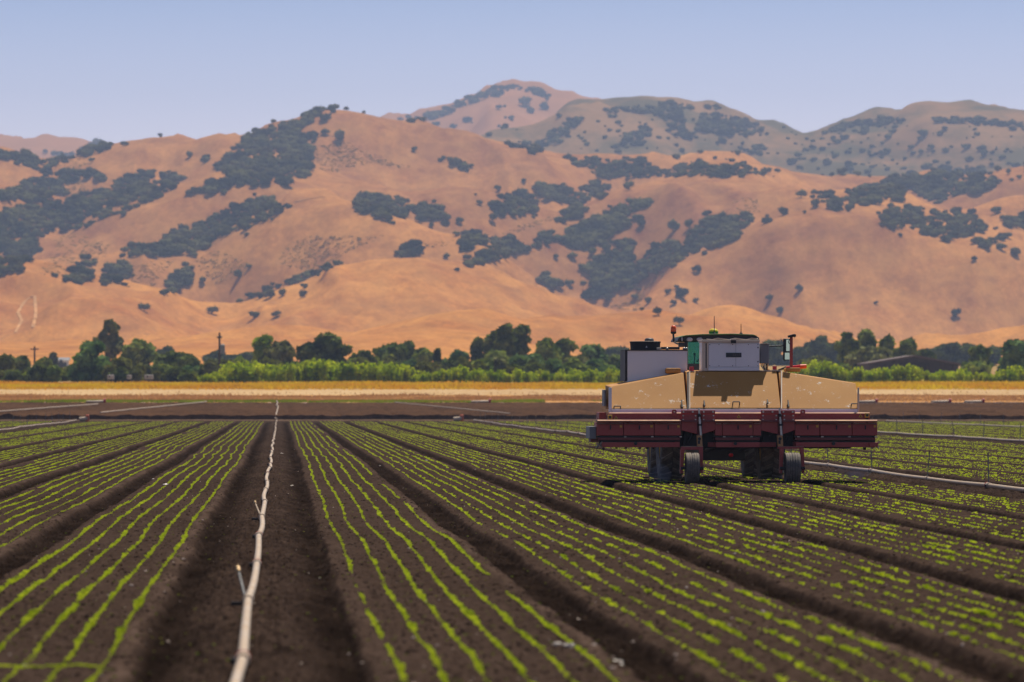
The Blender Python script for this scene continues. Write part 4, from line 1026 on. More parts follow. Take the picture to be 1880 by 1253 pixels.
# a stray cross row where the seeder turned, at the bottom left
xs_ = np.arange(-1.95, -1.16, .03); PX_.append(xs_); PY_.append(31.0 + .05 * np.sin(xs_ * 9)); PS_.append(np.full(len(xs_), 1.1)); PB_.append(np.full(len(xs_), -1))
PX_, PY_, PS_, PB_ = map(np.concatenate, (PX_, PY_, PS_, PB_))
pxx = VX + PX_ * F / PY_; vis = (pxx > -260) & (pxx < 2140); PX_, PY_, PS_, PB_ = PX_[vis], PY_[vis], PS_[vis], PB_[vis]
PZ_ = field_z(PX_, PY_)[0]
print("seedlings", len(PX_))
pxx = VX + PX_ * F / PY_; pyy = VY + (H - PZ_) * F / PY_
infr = (pxx > 8) & (pxx < 1872) & (pyy < 1246)
order = np.argsort(np.where(infr, PY_ / PS_, 1e9))[:300]
single = np.zeros(len(PX_), bool); single[order] = True
# everything but the nearest: one object
Vs, nq = [], 0
bands = ((0, 60, 8, 1.0), (60, 110, 6, 1.0), (110, 190, 4, 1.08), (190, 400, 3, 1.2))
for a_, b_, nl, k in bands:
    m = (PY_ >= a_) & (PY_ < b_) & ~single
    s = PS_[m] * k
    Vs.append(seedling_quads(PX_[m], PY_[m], PZ_[m], .0170 * s, .0150 * s, nl, r))
V = np.concatenate(Vs); Q = np.arange(len(V)).reshape(-1, 4)
tag(link("lettuce_seedlings", mesh_np("lettuce_seedlings", V, Q, M['lettuce'])), "bright green lettuce seedlings in even rows on the beds", "seedlings", kind="stuff")
LM = []
for i in range(12):
    one = np.zeros(1)
    V = seedling_quads(one, one, one, .0195 * np.ones(1), .0160 * np.ones(1), 9, r)
    LM.append(mesh_np("lettuce_seedling", V, np.arange(len(V)).reshape(-1, 4), M['lettuce']))
WH = {-3: "third bed left of the middle pipe", -2: "second bed left of the middle pipe", -1: "first bed left of the middle pipe", 0: "first bed right of the middle pipe", 1: "second bed right of the middle pipe", 2: "third bed right of the middle pipe", 3: "fourth bed right of the middle pipe"}
for i in order:
    k = int(PB_[i]); o = link("lettuce_seedling", LM[int(r.integers(12))], None, (PX_[i], PY_[i], PZ_[i]))
    s = float(PS_[i]); o.scale = (s, s, s); o.rotation_euler = (0, 0, r.uniform(0, 6.28))
    tag(o, f"green lettuce seedling, near end of the {WH.get(k, 'outer bed')}", "seedling", f"near seedlings of the {WH.get(k, 'outer bed')}")

# stray weeds and leaves on the bare soil of the aisles, stones and scraps
m = 5200; y = 24 + 120 * r.random(m) ** 1.5; x = (r.uniform(-100, 1980, m) - VX) / F * y
s = r.uniform(.15, .5, m) ** 1.3
tag(link("small_weeds", mesh_np("small_weeds", seedling_quads(x, y, field_z(x, y)[0], .05 * s, .03 * s, 4, r), np.arange(m * 16).reshape(-1, 4), leaf_mat("weed leaf", (.11, .15, .03), (.2, .2, .06), .3))), "stray seedlings and weeds on the bare soil", "weeds", kind="stuff")
def lumps(name, n, y0, y1, smin, smax, mat, label, cat, p=1.5, flat=.6, px=(-150, 2030)):
    v, f = ICO1; y = y0 + (y1 - y0) * r.random(n) ** p; x = (r.uniform(*px, n) - VX) / F * y; z = field_z(x, y)[0]
    s = smin + (smax - smin) * r.random(n) ** 3
    V = v[None] * (1 + r.normal(0, .16, (n, len(v), 1))) * (s[:, None, None] * r.uniform(.6, 1.3, (n, 1, 3))) * np.array([1, 1, flat])
    V = V + np.stack([x, y, z + s * .2], 1)[:, None, :]
    T = f[None] + (np.arange(n) * len(v))[:, None, None]
    return tag(link(name, mesh_np(name, V.reshape(-1, 3), T.reshape(-1, 3), mat)), label, cat, kind="stuff")
lumps("soil_clods", 45000, 24, 120, .004, .020, M['soil'], "crumbly dark clods scattered over beds and furrows", "clods")
lumps("pebbles", 900, 24, 170, .006, .022, plain("pale stones", (.42, .33, .27), .8, var=.4, scale=30), "pale pebbles and scraps scattered on the soil", "pebbles")
v, f = ICO2
LIT = [(870, 846, "crumpled white scrap on the second bed right of the middle pipe"), (698, 852, "pale scrap beside the first furrow"), (304, 891, "thin white scrap on the first bed left of the middle pipe"), (1022, 1183, "round whitish stone near the bottom of the first bed"), (1045, 1187, "pale crumpled scrap beside the whitish stone"), (1131, 1205, "dusty pale scrap at the edge of the first furrow"), (281, 882, "flat tan scrap in the furrow left of the first left bed"), (783, 846, "small white scrap between rows right of the pipe"), (517, 834, "white chip right of the middle pipe"), (541, 824, "white chip on the bare strip before the first row"), (536, 888, "lone white chip low in the middle aisle")]
lm = plain("pale plastic scrap", (.50, .43, .36), .5)
for i, (px, py, lab) in enumerate(LIT):
    d = H * F / (py - VY); p = at(px, py, d); z = float(field_z(np.array([p.x]), np.array([d]))[0][0]); rr = .020 + .008 * (i % 3)
    vv = v * (1 + r.normal(0, .22, (len(v), 1))) * np.array([rr * 1.5, rr, rr * .6])
    o = link("litter_scrap" if 'stone' not in lab else "white_stone", mesh_np("litter_scrap", vv, f, lm), None, (p.x, d, z + rr * .3)); tag(o, lab, "litter" if 'stone' not in lab else "stone", "pale scraps on the soil")

# ------------------------------------------------------------------ the machine: a tractor with a wide three-bed implement behind it
D0 = 97.5
M['maroon'] = paint("maroon paint", (0.36, 0.036, 0.034), 0.5, (0.42, 0.22, 0.14), 0.5, scale=2.2)
M['maroon2'] = paint("maroon paint darker", (0.15, 0.020, 0.022), 0.45, (0.34, 0.18, 0.12), 0.55, scale=2.5)
M['white'] = paint("white box paint", (0.80, 0.80, 0.82), 0.16, (0.45, 0.37, 0.28), 0.45, scale=1.5)
M['cream'] = paint("cream edge", (0.66, 0.55, 0.42), 0.3, (0.5, 0.36, 0.24), 0.5, scale=2)
M['dark'] = plain("black parts", (0.018, 0.018, 0.02), 0.55)
M['darkgrey'] = plain("dark grey parts", (0.055, 0.058, 0.065), 0.55)
M['greybox'] = paint("grey cabinet", (0.16, 0.175, 0.19), 0.2, rough=0.5)
M['steel'] = plain("bare steel", (0.42, 0.38, 0.33), 0.35, 0.7)
M['yellow'] = plain("yellow", (0.62, 0.34, 0.03), 0.5)
M['yellow_dome'] = plain("yellow dome", (0.80, 0.62, 0.02), 0.35, var=.05)
M['green_dome'] = plain("green band", (0.02, 0.22, 0.03), 0.4, var=.05)
M['roofgreen'] = paint("green cab roof", (0.05, 0.15, 0.03), 0.55, (0.30, 0.33, 0.10), 0.4)
M['tanmetal'] = paint("rusty tan bracket", (0.48, 0.24, 0.09), 0.4, (0.40, 0.26, 0.14), 0.6)
M['redlamp'] = plain("red lamp", (0.60, 0.012, 0.02), 0.25, var=.1)
M['orange'] = plain("orange lamp", (0.85, 0.10, 0.008), 0.25, var=.1)
M['tyre'] = paint("dusty rubber", (0.040, 0.041, 0.046), 1.5, (0.26, 0.215, 0.17), 0.8, scale=4)
M['lens'] = plain("lamp lens", (0.55, 0.50, 0.50), 0.15, var=.15)
mg, t, b = nodes("teal cab glass")
b.inputs["Base Color"].default_value = (0.20, 0.60, 0.68, 1); b.inputs["Roughness"].default_value = 0.05; b.inputs["Transmission Weight"].default_value = 0.9; b.inputs["IOR"].default_value = 1.05
M['glass'] = mg
mm, t, b = nodes("mirror glass"); b.inputs["Base Color"].default_value = (0.35, 0.5, 0.45, 1); b.inputs["Metallic"].default_value = 1; b.inputs["Roughness"].default_value = 0.06; M['mirror'] = mm

# tan hood: dust caked on pale plastic, scraped through in places
mt_, t, b = nodes("dust caked hood")
f1, _ = noise_fac(t, 0.9, 5, 0.6, coord='Position', lo=0.3, hi=0.7)
c = mixc(t, f1, (0.46, 0.205, 0.040), (0.55, 0.262, 0.060))
f2, _ = noise_fac(t, 4.5, 8, 0.75, coord='Position', sc=(1, 1, 1), lo=0.60, hi=0.655)
f3, _ = noise_fac(t, 22.0, 6, 0.8, coord='Position', sc=(1, 1, .5), lo=0.635, hi=0.70)
mxx = t.nodes.new("ShaderNodeMath"); mxx.operation = 'MAXIMUM'; t.links.new(f2, mxx.inputs[0]); t.links.new(f3, mxx.inputs[1])
c = mixc(t, mxx.outputs[0], c, (0.78, 0.70, 0.58)); t.links.new(c, b.inputs["Base Color"]); b.inputs["Roughness"].default_value = 0.75
M['hood'] = mt_

imp = empty("crop_thinner", at(1356, 887, D0), "wide maroon three-bed crop thinner with dusty tan hood and white boxes, pulled by the tractor", "farm implement")
def px_box(name, x0, y0, x1, y1, Ya, Yb, mat, parent=imp, bevel=0.006, label=None):
    return MB().pbox(x0, y0, x1, y1, D0 + Ya, D0 + Yb).build(name, mat, parent, bevel, label)

# hood in three panels, each sloping forward and up
TB = math.tan(math.radians(43))
def hood(x0, yt0, x1, yt1, yb, Ya, Yback, name="hood_panel"):
    """A sloping panel: bottom edge at distance Ya, top edge wherever the slope reaches the pixel heights."""
    def top(px, py):
        Y = D0 + Ya + .6
        zb = at(px, yb, D0 + Ya).z
        for _ in range(12): Y = D0 + Ya + (at(px, py, Y).z - zb) / TB
        return at(px, py, Y)
    a_, b_ = at(x0, yb, D0 + Ya), at(x1, yb, D0 + Ya)
    c_, d_ = top(x1, yt1), top(x0, yt0)
    xl, xr = a_.x, b_.x
    P = [(xl, a_.y, a_.z), (xr, b_.y, b_.z), (xr, D0 + Yback, b_.z), (xl, D0 + Yback, a_.z), (xl, d_.y, d_.z), (xr, c_.y, c_.z), (xr, D0 + Yback, c_.z + .03), (xl, D0 + Yback, d_.z + .03)]
    return MB().hexa(P).build(name, M['hood'], imp, 0.018)
hood(1122.5, 710, 1261, 684.5, 751, 0.30, 2.1)
hood(1264.5, 682.5, 1433.5, 682.5, 750, 0.30, 2.1)
hood(1436.5, 682, 1577, 704, 751, 0.30, 2.1)
px_box("hood_seam", 1261.3, 684, 1264.2, 752, 1.05, 2.0, M['dark'], bevel=0)
def ridge(x, y0, y1, mat, wpx=1.6):
    a_, b_ = at(x, y1, D0 + .28), at(x, y0, D0 + .3 + (at(x, y0, D0 + 1.1).z - at(x, y1, D0 + .3).z) / TB - .02)
    return MB().cyl(a_, b_, wpx * D0 / F / 2 * 1.3, n=8).build("hood_edge", mat, imp)
ridge(1266.2, 683, 751, M['cream']); ridge(1434.8, 682.5, 751, M['cream'], 2.2); ridge(1263, 684, 752, M['darkgrey'], 2.4)
px_box("end_panel", 1118.3, 712, 1123.2, 757, 0.27, 0.42, M['white']); px_box("end_panel", 1109.5, 716, 1112.3, 746, 1.3, 2.0, M['greybox'])
px_box("end_panel", 1574.6, 712, 1577.6, 757, 0.262, 0.33, M['cream'])
for x0, x1 in ((1124, 1262.5), (1263.6, 1434), (1435, 1576.5)):
    px_box("trim_strip", x0, 751.3, x1, 757.6, 0.272, 0.9, M['white'])
# pull handles and latches
for x0, x1, y0, y1 in ((1127, 1139, 746, 752), (1345, 1357.5, 738, 746), (1562.5, 1574, 741.5, 747.5)):
    Yh = D0 + .34 + (751 - (y1 - 3)) * .0075; a_, b_, c_, d_ = at(x0, y1, Yh - .02), at(x0, y0, Yh + .0), at(x1, y0, Yh), at(x1, y1, Yh - .02)
    for q in (b_, c_): q.y -= .07
    MB().tube([a_, b_, c_, d_], .011, 8).build("pull_handle", M['dark'], imp)
for x, y0, y1 in ((1252, 735, 749), (1293, 736, 746), (1409, 734, 741), (1447.5, 735, 748)):
    Yh = D0 + .30 + (751 - y1) * .0108; a_, b_ = at(x, y1, Yh), at(x, y0, Yh)
    a_.y -= .05; b_.y = D0 + .30 + (751 - y0) * .0108 - .05
    MB().cyl(a_, b_, .022, .012, 8).build("latch", M['dark'], imp)
px_box("dust_vent", 1223, 676, 1250, 686, 1.15, 1.6, M['hood'], bevel=.03); px_box("dust_vent", 1443, 675.5, 1470, 683, 1.25, 1.7, M['hood'], bevel=.025)

# upper beam, boxes, lower bars
M['edge'] = paint("pale edge glint", (0.30, 0.10, 0.07), 1.1, (0.66, 0.42, 0.26), 0.6, scale=1.4)  # pale dusty colour that paints sunlit glints along the top edges
def wedge(x0, y0, x1, y1, Ya, Yb):
    """A strip that leans away: lower edge at Ya, upper edge at Yb, so its face looks up."""
    a_, b_ = at(x0, y1, D0 + Ya), at(x1, y1, D0 + Ya); c_, d_ = at(x0, y0, D0 + Yb), at(x1, y0, D0 + Yb)
    return MB().add([a_, b_, d_, c_, (a_.x, D0 + Yb, a_.z), (b_.x, D0 + Yb, b_.z)], [(0, 1, 2, 3), (0, 4, 5, 1), (4, 3, 2, 5), (0, 3, 4), (1, 5, 2)])
for x0, x1 in ((1117, 1250), (1313, 1397), (1460, 1596.5)): wedge(x0, 757.6, x1, 759.2, .08, .16).build("beam_glint", M['edge'], imp)
for x0, x1 in ((1097, 1250), (1313, 1397), (1460, 1610.5)): wedge(x0, 771.0, x1, 773, -.13, -.04).build("frame_glint", M['edge'], imp)
px_box("upper_beam", 1116, 759, 1597, 771, 0.10, 0.28, M['maroon'])
px_box("upper_beam", 1100, 757.5, 1113.5, 770, 0.75, 1.6, M['maroon'])
px_box("lower_frame", 1097, 771.6, 1611, 775.2, -0.08, 0.55, M['maroon2'])
for x0, x1 in ((1095.5, 1144.4), (1145.4, 1200.5), (1201.6, 1250), (1313, 1325.5), (1326.5, 1382), (1383, 1397.5), (1460, 1504.8), (1505.9, 1564), (1565, 1610.8)):
    bx_ = px_box("tool_box", x0, 775.6, x1, 800, 0.0, 0.80, M['maroon'], bevel=.008)
    wedge(x0 + 1.2, 777.0, x1 - 1.2, 779.2, -.075, -.002).build("lid_glint", M['edge'], bx_)
    if x1 - x0 > 30:
        xm = (x0 + x1) / 2 + 1
        MB().pbox(xm - 1.1, 781, xm + 1.1, 789, D0 - .025, D0 - .002).build("catch", M['dark'], bx_, .003)
        MB().pbox(x1 - 6.5, 781.0, x1 - 2, 785.2, D0 - .010, D0 - .001).build("sticker", M['yellow'], bx_)
for x0, x1 in ((1097, 1252), (1312, 1398), (1459, 1610)):
    px_box("clip_rail", x0, 800.6, x1, 803.2, 0.06, 0.7, M['dark'], bevel=0)
    px_box("lower_rail", x0 + 1, 803.6, x1 - 3, 808.6, 0.0, 0.45, M['maroon2'])
    px_box("under_gap", x0 + 3, 809, x1 - 4, 812.6, 0.15, 0.9, M['dark'], bevel=0)
    px_box("lower_bar", x0 + (9 if x0 < 1200 else 2), 812.4, x1 - (4 if x1 < 1600 else 6), 821.5, -0.08, 0.2, M['maroon'])
for x in (1148, 1198, 1250, 1330, 1380, 1466, 1510, 1560, 1608):
    px_box("clip", x - 2.2, 801.4, x + 2.2, 803.4, -0.03, 0.04, M['steel'], bevel=.003)
for x in (1167, 1350, 1530):
    p = at(x, 814.8, D0 - .08); MB().cyl(p, p + Vector((0, -.04, 0)), .034, n=12).build("socket", M['dark'], imp)
for x in (1108, 1132, 1149, 1175, 1188, 1199, 1470, 1488, 1507, 1550, 1588):
    px_box("sensor_foot", x - 2.3, 821.8, x + 2.3, 826.5 if x in (1108, 1588) else 824.4, 0.3, 0.42, M['dark'])
px_box("under_plate", 1478, 821.7, 1562, 823.6, 0.25, 0.5, M['dark'], bevel=0)
px_box("side_box", 1082.5, 783.5, 1094.4, 806, 0.10, 1.3, M['greybox']); px_box("side_bracket", 1084, 806.4, 1102, 812.3, 0.2, 0.8, M['maroon2'])
for s, x in ((1, 1100), (-1, 1607)):
    MB().cyl(at(x - 6, 823, D0 + .15), at(x + 6, 812, D0 + .15), .022, n=8).cyl(at(x + 6, 823, D0 + .13), at(x - 4, 814, D0 + .13), .018, n=8).build("brace", M['steel'], imp)
px_box("end_hinge", 1597, 812.5, 1612.5, 821, -0.15, 0.2, M['maroon'])
# lifting lugs, lamps, warning triangles
for x in (1238, 1474):
    lg = MB().pprism([(x - 4.4, 764), (x - 4.4, 754.5), (x - 2.4, 752), (x + 2.4, 752), (x + 4.4, 754.5), (x + 4.4, 764)], D0 + .055, D0 + .098).build("lifting_lug", M['maroon'], imp, .003)
    p = at(x, 756.5, D0 + .055); MB().cyl(p, p + Vector((0, -.004, 0)), .016, n=12).build("eye", M['cream'], lg)
for x, y in ((1120, 766.5), (1592, 763)):
    lp = px_box("side_lamp", x - 4.2, y - 4.4, x + 4.2, y + 4.4, 0.03, 0.098, M['yellow'], bevel=.008)
    p = at(x, y, D0 + .03); MB().cyl(p, p + Vector((0, -.012, 0)), .026, n=12).build("lens", M['dark'], lp)
    MB().pbox(x - 2, y + 4.6, x + 2, y + 26 if x < 1200 else y + 16, D0 + .06, D0 + .095).build("lamp_bracket", M['dark'], lp)
for x, y in ((1131, 767), (1356.5, 764.5), (1580, 763.5)):
    MB().pprism([(x - 4, y + 3.2), (x + 4, y + 3.2), (x, y - 3.6)], D0 + .094, D0 + .0985).build("warning_triangle", M['yellow'], imp)
    MB().pprism([(x - 1.2, y + 2), (x + 1.2, y + 2), (x, y - 1.2)], D0 + .0905, D0 + .0935).build("warning_mark", M['dark'], imp)

px_box("shadow_caster", 1128, 779, 1250, 799, 0.85, 3.3, M['dark'], bevel=0); px_box("shadow_caster", 1464, 779, 1606, 799, 0.85, 3.3, M['dark'], bevel=0)  # added unseen behind the tool boxes to deepen the ground shadow
px_box("back_plate", 1100, 799, 1607, 820, 0.92, 0.96, M['dark'], bevel=0)
# two masts with turnbuckles, and the gauge wheels under them
def tyre_mesh(c, R_, W_, ribs, mat, name, parent):
    prof = [(R_ * .60, -W_ * .36), (R_ * .80, -W_ * .50), (R_ * .93, -W_ * .49), (R_ * .985, -W_ * .43)]
    n = ribs * 2 - 1
    for i in range(ribs):
        x0 = -W_ * .43 + W_ * .86 * i / ribs; x1 = -W_ * .43 + W_ * .86 * (i + 1) / ribs; g = (x1 - x0) * .14; cr = lambda x: 1 - .02 * (2 * x / W_) ** 2
        prof += [(R_ * .955, x0 + g * .4), (R_ * cr(x0), x0 + g), (R_ * cr(x1), x1 - g), (R_ * .955, x1 - g * .4)]
    prof += [(R_ * .985, W_ * .43), (R_ * .93, W_ * .49), (R_ * .80, W_ * .50), (R_ * .60, W_ * .36)]
    return MB().lathe(prof, c, (1, 0, 0), 40).build(name, mat, parent)
def mast(xl, xr, xc, slant_out, wx0, wx1, wy0, wy1):
    px_box("mast_plate", xl, 753.5, xr, 760, -.02, .04, M['maroon'], bevel=.006)
    for x0, x1, s in ((xl + .4, xc - 4.5, -1), (xc + 4.5, xr - .2, 1)):
        yo, yi = (790.5, 797.5)
        P = [(x0, 761), (x1, 761), (x1, yi if s < 0 else yi), (x0, yo)] if s < 0 else [(x0, 761), (x1, 761), (x1, yo), (x0, yi)]
        pl_ = MB().pprism(P, D0 + .0, D0 + .05).build("gusset_plate", M['maroon'], imp, .005)
        for x, y in ((x0 + 3, 763.5), (x1 - 3, 763.5), (x0 + 3, 771), (x1 - 3, 771)):
            p = at(x, y, D0); MB().cyl(p, p + Vector((0, -.015, 0)), .016, n=8).build("bolt", M['steel'], pl_)
    for x in (xl + 4, xl + 21, xr - 21, xr - 4):
        p = at(x, 756.5, D0 - .02); MB().cyl(p, p + Vector((0, -.02, 0)), .02, n=8).build("bolt", M['steel'], imp)
    px_box("mast_post", xc - 4.4, 755, xc + 4.4, 822, 0.06, 0.16, M['maroon2'])
    t0, t1 = at(xc - 1.6, 749.5, D0 - .06), at(xc + 2.4, 801, D0 - .10)
    MB().cyl(t0, t0.lerp(t1, .42), .020, n=10).cyl(t0.lerp(t1, .40), t1, .026, n=10).build("turnbuckle", M['steel'], imp)
    MB().ball(t0.lerp(t1, .26), .036, .03, .045).ball(t0.lerp(t1, .60), .045, .035, .03).build("turnbuckle_eye", M['dark'], imp)
    br = MB().pprism([(xc - 5.2, 799.8), (xc + 4.2, 799.8), (xc + 5.5, 819.5), (xc - 4.2, 819.5)], D0 - .14, D0 - .02).build("mast_bracket", M['tanmetal'], imp, .005)
    p = at(xc - .6, 806, D0 - .14); MB().cyl(p, p + Vector((0, -.03, 0)), .032, n=12).build("pin", M['dark'], br)
    MB().pbox(xc - 3.4, 809, xc + .8, 815.5, D0 - .146, D0 - .141).build("slot", M['dark'], br)
    # fork and wheel
    fx0, fx1 = wx0 - 7.5, wx1 + 7.5
    px_box("fork_bar", min(fx0, xc - 4), 820.6, max(fx1, xc + 4), 824.6 if xc > 1400 else 826.6, -.20, -.02, M['maroon']); wedge(min(fx0, xc - 4), 819.4, max(fx1, xc + 4), 820.8, -.20, -.12).build("bar_glint", M['edge'], imp)
    for x, w_ in ((wx0 - 4.8, 4.2), (wx1 + 4.6, 4.2)):
        sl = 1.5 if x > wx1 else -1.5
        if not slant_out: sl = -1.5 if x < wx0 else 0.5
        P = [(x - w_, 824.8), (x + w_ * .7, 824.8), (x + w_ * .5 + sl * 1.6, 869.5), (x - w_ * .6 + sl * 1.6, 869.5)]
        MB().pprism(P, D0 - .36, D0 - .20).build("fork_arm", M['maroon'], imp, .006)
    DW = D0 - .40; cx = (at((wx0 + wx1) / 2, 860, DW)).x; R_ = (wy1 - wy0) / 2 * DW / F; W_ = (wx1 - wx0) * DW / F
    zc = R_ - .015
    wh = tyre_mesh((cx, DW, zc), R_, W_, 5, M['tyre'], "gauge_wheel", imp)
    MB().lathe([(R_ * .62, -W_ * .34), (R_ * .55, -W_ * .2), (R_ * .15, -W_ * .15), (.03, -W_ * .15), (.03, W_ * .15), (R_ * .15, W_ * .15), (R_ * .55, W_ * .2), (R_ * .62, W_ * .34)], (cx, DW, zc), (1, 0, 0), 24).build("rim", M['maroon'], wh)
    MB().cyl((cx - W_ * .85, DW, zc), (cx + W_ * .85, DW, zc), .03, n=10).build("axle", M['dark'], imp)
mast(1250.8, 1313, 1284.5, False, 1258.5, 1283.2, 831, 888.5)
mast(1397.3, 1459.3, 1432.5, True, 1441.2, 1468.4, 831, 888.5)
# dark machinery between and behind the masts
px_box("inner_frame", 1256, 775, 1312, 820, 0.45, 0.8, M['dark'], bevel=0); px_box("inner_frame", 1400, 775, 1459, 820, 0.45, 0.8, M['dark'], bevel=0)
px_box("cross_tube", 1255, 811, 1460, 823.5, 0.9, 1.15, M['dark']); px_box("cross_tube", 1300, 812.5, 1425, 821, 0.18, 0.3, M['maroon'])
for (x0, y0), (x1, y1) in (((1258, 790), (1256, 818)), ((1271, 795), (1262, 815)), ((1312, 799), (1302, 788)), ((1412, 800), (1428, 788)), ((1446, 800), (1440, 816)), ((1420, 822), (1438, 826))):
    MB().cyl(at(x0, y0, D0 + .3), at(x1, y1, D0 + .3), .016, n=8).build("hydraulic_hose", M['darkgrey'], imp)
for x in (1243, 1462): px_box("hinge_block", x - 4, 811.5, x + 5, 820.5, 0.12, 0.4, M['maroon'])

# white cabinet on top of the hood
cab_w = px_box("cabinet", 1289.5, 626.5, 1394.5, 681.5, 1.12, 1.85, M['white'], bevel=.01)
MB().pbox(1301, 631.5, 1394.2, 674, D0 + 1.095, D0 + 1.118).build("cabinet_door", M['white'], cab_w, .006)
MB().pbox(1288.6, 624.3, 1395.2, 628.8, D0 + 1.06, D0 + 1.9).build("cabinet_lid", M['cream'], cab_w, .008)
MB().pbox(1300.6, 675, 1394.4, 681, D0 + 1.085, D0 + 1.118).build("sill", M['white'], cab_w, .006)
MB().pbox(1295.6, 631, 1297.4, 676, D0 + 1.108, D0 + 1.118).build("seam", M['dark'], cab_w)
for x0, x1 in ((1289, 1295.3), (1297.6, 1300.6)): MB().pbox(x0, 629, x1, 680, D0 + 1.09, D0 + 1.117).build("corner_post", M['cream'], cab_w, .004)
MB().pbox(1350.7, 631.7, 1351.1, 673.8, D0 + 1.0915, D0 + 1.094).build("seam", M['greybox'], cab_w)
nm_ = MB().pbox(1332.8, 648, 1361.2, 656.4, D0 + 1.086, D0 + 1.0935).build("name_plate", plain("navy plate", (0.006, 0.012, 0.022), .35), cab_w)
b_ = MB()
for k, (x, w_) in enumerate(((1345.5, 3.2), (1349.4, 2.6), (1352.8, 3.0), (1356.5, 2.8))):
    b_.pbox(x, 649.6 + .2 * k % .5, x + w_, 650.7, D0 + 1.0835, D0 + 1.0855).pbox(x, 652.2, x + w_, 653.2, D0 + 1.0835, D0 + 1.0855).pbox(x, 650.7, x + .8, 652.2, D0 + 1.0835, D0 + 1.0855)
b_.build("worn_lettering", plain("grey print", (.085, .075, .075), .6), nm_)
for x in (1303, 1320, 1345, 1374, 1391.5):
    for y in (633, 672): 
        p = at(x, y, D0 + 1.095); MB().cyl(p, p + Vector((0, -.008, 0)), .009, n=8).build("screw", M['darkgrey'], cab_w)
for y in (638.5, 664.5):
    p = at(1391.5, y, D0 + 1.095); MB().cyl(p, p + Vector((0, -.01, 0)), .014, n=8).build("screw", M['darkgrey'], cab_w)
ct = MB().pbox(1342.3, 625, 1351.5, 630.4, D0 + 1.0, D0 + 1.058).build("lid_catch", M['dark'], cab_w, .004)
MB().pbox(1342, 622.4, 1352, 624.8, D0 + 1.0, D0 + 1.2).build("catch_cover", M['cream'], cab_w, .004)
sb = px_box("junction_box", 1395.6, 632.3, 1411.8, 667.5, 1.2, 1.6, M['greybox'], bevel=.012)
MB().pbox(1395.8, 630.8, 1412.2, 632.1, D0 + 1.17, D0 + 1.63).build("box_lid", M['cream'], sb)
for k, x in enumerate((1397, 1400.5, 1403.5, 1407, 1410)):
    MB().tube([at(x, 667, D0 + 1.3), at(x + 1 - k * .5, 673, D0 + 1.28), at(x + 5 - k * 1.5, 678.5, D0 + 1.3), at(x + 8 - k, 680.3, D0 + 1.35)], .012, 6).build("cable", (M['cream'], M['dark'], M['cream'], M['dark'], M['tanmetal'])[k], imp)
# white tank box with the cooling fan, left
tk = px_box("tank_box", 1152, 644, 1262, 705, 1.45, 2.7, M['white'], bevel=.012)
MB().pbox(1147.6, 644.4, 1151.9, 700, D0 + 1.47, D0 + 2.9).build("side_panel", M['dark'], tk)
MB().pbox(1147.2, 642.4, 1262.4, 643.9, D0 + 1.42, D0 + 2.75).build("top_rim", M['dark'], tk)
c0, c1 = at(1184.5, 642.3, D0 + 2.1), at(1184.5, 627.3, D0 + 2.1); R_ = 28 * 99.5 / F
fn = MB().lathe([(R_ * .97, 0), (R_ * .99, (c1.z - c0.z) * .75), (R_ * 1.02, (c1.z - c0.z) * .9), (R_ * 1.02, c1.z - c0.z), (R_ * .9, c1.z - c0.z), (R_ * .88, .02), (0.01, .02)], c0, (0, 0, 1), 36).build("fan_housing", M['dark'], imp)
b_ = MB()
for k in range(14):
    a_ = k * math.pi / 7; b_.cyl(c1 + Vector((0, 0, -.005)), c1 + Vector((math.cos(a_) * R_, math.sin(a_) * R_, -.01)), .008, n=6, caps=False)
for q in (.35, .6, .85):
    pts_ = [c1 + Vector((math.cos(k * math.pi / 12) * R_ * q, math.sin(k * math.pi / 12) * R_ * q, 0)) for k in range(25)]; b_.tube(pts_, .006, 5)
b_.build("fan_guard", M['cream'], fn)
q = at(1192, 624.5, D0 + 2.1); MB().lathe([(.095, -.05), (.095, .005), (.07, .035), (.005, .04)], q, (0, 0, 1), 20).build("fan_motor", M['darkgrey'], fn)
p = at(1187, 637.2, D0 + 2.1 - R_ - .01); MB().pprism([(1185.2, 638.6), (1188.8, 638.6), (1187, 634.8)], D0 + 2.1 - R_ - .012, D0 + 2.1 - R_ - .004).build("decal", M['lens'], fn)
px_box("hose_bar", 1213.5, 637.2, 1248, 641.8, 1.7, 1.85, M['dark']); px_box("corner_cleat", 1206.5, 638.5, 1214, 642.2, 1.5, 1.62, M['cream'])
for x in (1225, 1256, 1260): 
    p = at(x, 641.6, D0 + 1.5); MB().ball((p.x, p.y, p.z + .01), .03, .03, .03).build("fitting", M['steel'], imp)
# lamps and the camera post
for x, y, s in ((1270, 678, 4.2), (1422.6, 676, 3.6)):
    rb = px_box("red_lamp", x - s, y - s, x + s, y + s * .9, 1.12, 1.22, M['redlamp'], bevel=.008)
    MB().pbox(x - s - 1, y + s * .9 + .1, x + s + 1, y + s * .9 + 1.2, D0 + 1.08, D0 + 1.3).build("lamp_foot", M['cream'], rb)
px_box("camera_post", 1450.6, 619, 1455.6, 677, 1.5, 1.56, M['maroon'])
cm = MB().pprism([(1448.2, 616.2), (1458, 613.6), (1461.6, 614.2), (1461.2, 618.5), (1449, 620.2)], D0 + 1.35, D0 + 1.62).build("camera_head", M['dark'], imp, .006)
MB().cyl(at(1457.5, 619.5, D0 + 1.42), at(1461.5, 616.5, D0 + 1.42), .018, n=8).build("camera_lens", M['cream'], cm)
MB().tube([at(1451, 622, D0 + 1.49), at(1447.5, 627, D0 + 1.48), at(1448.5, 631, D0 + 1.48), at(1451, 632, D0 + 1.49)], .008, 6).build("camera_cable", M['dark'], cm)
